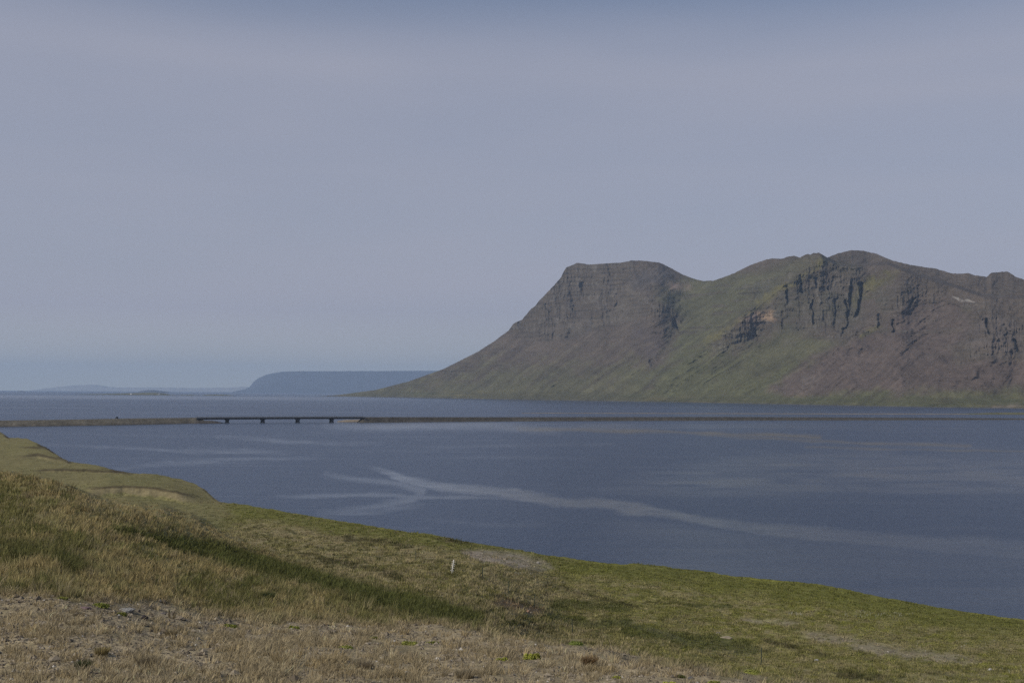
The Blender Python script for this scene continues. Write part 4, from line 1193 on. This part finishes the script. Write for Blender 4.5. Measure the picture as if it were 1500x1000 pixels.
def cushion(px, py, w_px, h_ratio, tint, label, seed, group="bright moss cushions on the dry gravel"):
    P, D = ground_point(px, py)
    w = w_px * D / F / 2
    o = link("moss_cushion", cushion_mesh("moss_cushion", w, w * h_ratio * 1.35, tint, seed, n=int(260 + 12 * w_px), blade=0.05 * max(1, w / 0.25) ** .5), MAT_MOSS)
    o.location = P - np.array([0, 0, 0.02])
    tag(o, label, "moss cushion", group)
YG = (0.34, 0.35, 0.07); OG = (0.26, 0.27, 0.07)
for i, (px, py, w, hr, t, lab) in enumerate([
    (779, 969, 23, 0.55, YG, "plump bright lime moss cushion right of the bottom centre, tallest of its kind"),
    (735, 971, 17, 0.4, YG, "bright moss cushion immediately left of the plump lime one"),
    (338, 911, 20, 0.4, (0.25, 0.27, 0.065), "moss cushion at the upper gravel edge, first to the right of the dark upright stone"),
    (147, 883, 24, 0.4, (0.25, 0.27, 0.065), "moss cushion between the reddish slab and the pale flat boulder"),
    (92, 873, 14, 0.25, OG, "small faint moss cushion furthest left along the gravel edge"),
    (177, 893, 12, 0.5, OG, "olive moss tuft against the left end of the pale flat boulder"),
    (432, 918, 17, 0.4, (0.25, 0.27, 0.065), "lone moss cushion under the dark green grass band, left of centre"),
    (507, 952, 20, 0.3, (0.25, 0.27, 0.065), "low spreading moss cushion lying lowest among those left of centre"),
    (547, 937, 10, 0.4, OG, "tiny moss cushion on the stones a little left of the bottom centre"),
    (602, 947, 28, 0.35, OG, "wide ragged moss cushion at bottom centre, below a second smaller one"),
    (632, 940, 19, 0.35, OG, "moss cushion directly above and right of the wide ragged one"),
    (842, 944, 26, 0.3, (0.2, 0.24, 0.06), "broad yellowish moss cushion where green grass meets gravel, below the fence"),
    (902, 992, 13, 0.4, YG, "small round moss cushion on gravel near the bottom edge, right of the brown tussock"),
    (980, 999, 26, 0.3, YG, "wide moss cushion cut by the bottom edge, right of centre"),
    (1047, 997, 19, 0.4, OG, "moss cushion on the bottom edge beside the small dark stone"),
    (1098, 985, 30, 0.3, OG, "moss cushion strip at the right end of the gravel"),
    (998, 989, 14, 0.4, (0.11, 0.12, 0.04), "dull dark green moss cushion left of the small dark stone"),
]):
    cushion(px, py, w, hr, t, lab, 800 + i)

def tussock(px, py, w_px, h_px, tint, label, seed):
    P, D = ground_point(px, py)
    w = w_px * D / F / 2; h = h_px * D / F
    r = np.random.default_rng(seed)
    V = []; F_ = []; T = []
    for _ in range(330):
        a = r.uniform(0, 2 * np.pi); q = math.sqrt(r.uniform(0, 1)) * w * .6
        b0 = np.array([math.cos(a) * q, math.sin(a) * q * .8, -0.03])
        ln = h * r.uniform(.6, 1.15); out = (q / w) * r.uniform(.4, 1.2)
        tip = b0 + np.array([math.cos(a) * out * ln + .12 * ln, math.sin(a) * out * ln, ln])
        md = b0 + (tip - b0) * np.array([.4, .4, .6])
        yaw = r.uniform(-.9, .9); s = np.array([math.cos(yaw), math.sin(yaw), 0]) * 0.007
        b = len(V); V += [b0 - s, b0 + s, md + s * .8, md - s * .8, tip]; F_ += [(b, b + 1, b + 2, b + 3), (b + 3, b + 2, b + 4)]
        T += [np.array(tint) * r.uniform(.9, 1.9)] * 5
    o = link("grass_tussock", poly_mesh("grass_tussock", V, F_, False, np.array(T)), MAT_BLADE)
    o.location = P
    tag(o, label, "tussock", "single grass tussocks on the gravel")
for i, a in enumerate([
    (120, 976, 26, 16, (0.06, 0.065, 0.03), "dark green rush tussock on gravel in the lower left corner"),
    (862, 975, 24, 17, (0.15, 0.10, 0.05), "rusty brown dry tussock on gravel right of the plump lime moss"),
    (115, 900, 22, 9, (0.13, 0.105, 0.07), "low grey-brown tussock just below the reddish slab"),
    (250, 925, 20, 11, (0.19, 0.155, 0.09), "straw tussock on gravel below the dark upright stone"),
    (392, 880, 22, 15, (0.05, 0.06, 0.025), "dark rush clump in the tall grass above the gravel, left of centre"),
    (148, 955, 24, 14, (0.21, 0.17, 0.08), "yellowish tussock above the dark green rush tussock"),
    (215, 972, 34, 16, (0.17, 0.14, 0.09), "greyish dry tussock to the right of the dark green rush tussock"),
    (535, 980, 26, 14, (0.2, 0.165, 0.11), "pale dry tussock near the bottom edge, just left of centre"),
    (680, 990, 36, 16, (0.24, 0.2, 0.13), "wide pale straw tussock on the bottom edge left of the plump lime moss"),
]):
    tussock(*a, 900 + i)

# ------------------------------------------------------------------ the hazy air
def build_haze():
    m = MB()
    y0, y1, xx, z0, z1 = -400.0, 32500.0, 46000.0, -6.0, 760.0
    m.add([(-xx, y0, z0), (xx, y0, z0), (xx, y1, z0), (-xx, y1, z0), (-xx, y0, z1), (xx, y0, z1), (xx, y1, z1), (-xx, y1, z1)],
          [(3, 2, 1, 0), (4, 5, 6, 7), (0, 1, 5, 4), (1, 2, 6, 5), (2, 3, 7, 6), (3, 0, 4, 7)])
    mat = bpy.data.materials.new("hazy_air"); mat.use_nodes = True
    nt = mat.node_tree; nt.nodes.clear()
    out = nt.nodes.new("ShaderNodeOutputMaterial"); v = nt.nodes.new("ShaderNodeVolumePrincipled")
    v.inputs["Color"].default_value = (*HAZE_COLOR, 1); v.inputs["Density"].default_value = HAZE_DENSITY; v.inputs["Anisotropy"].default_value = 0.0
    mat.cycles.volume_sampling = 'DISTANCE'
    nt.links.new(v.outputs[0], out.inputs["Volume"])
    o = m.build("haze", mat)
    tag(o, kind="stuff")
build_haze()
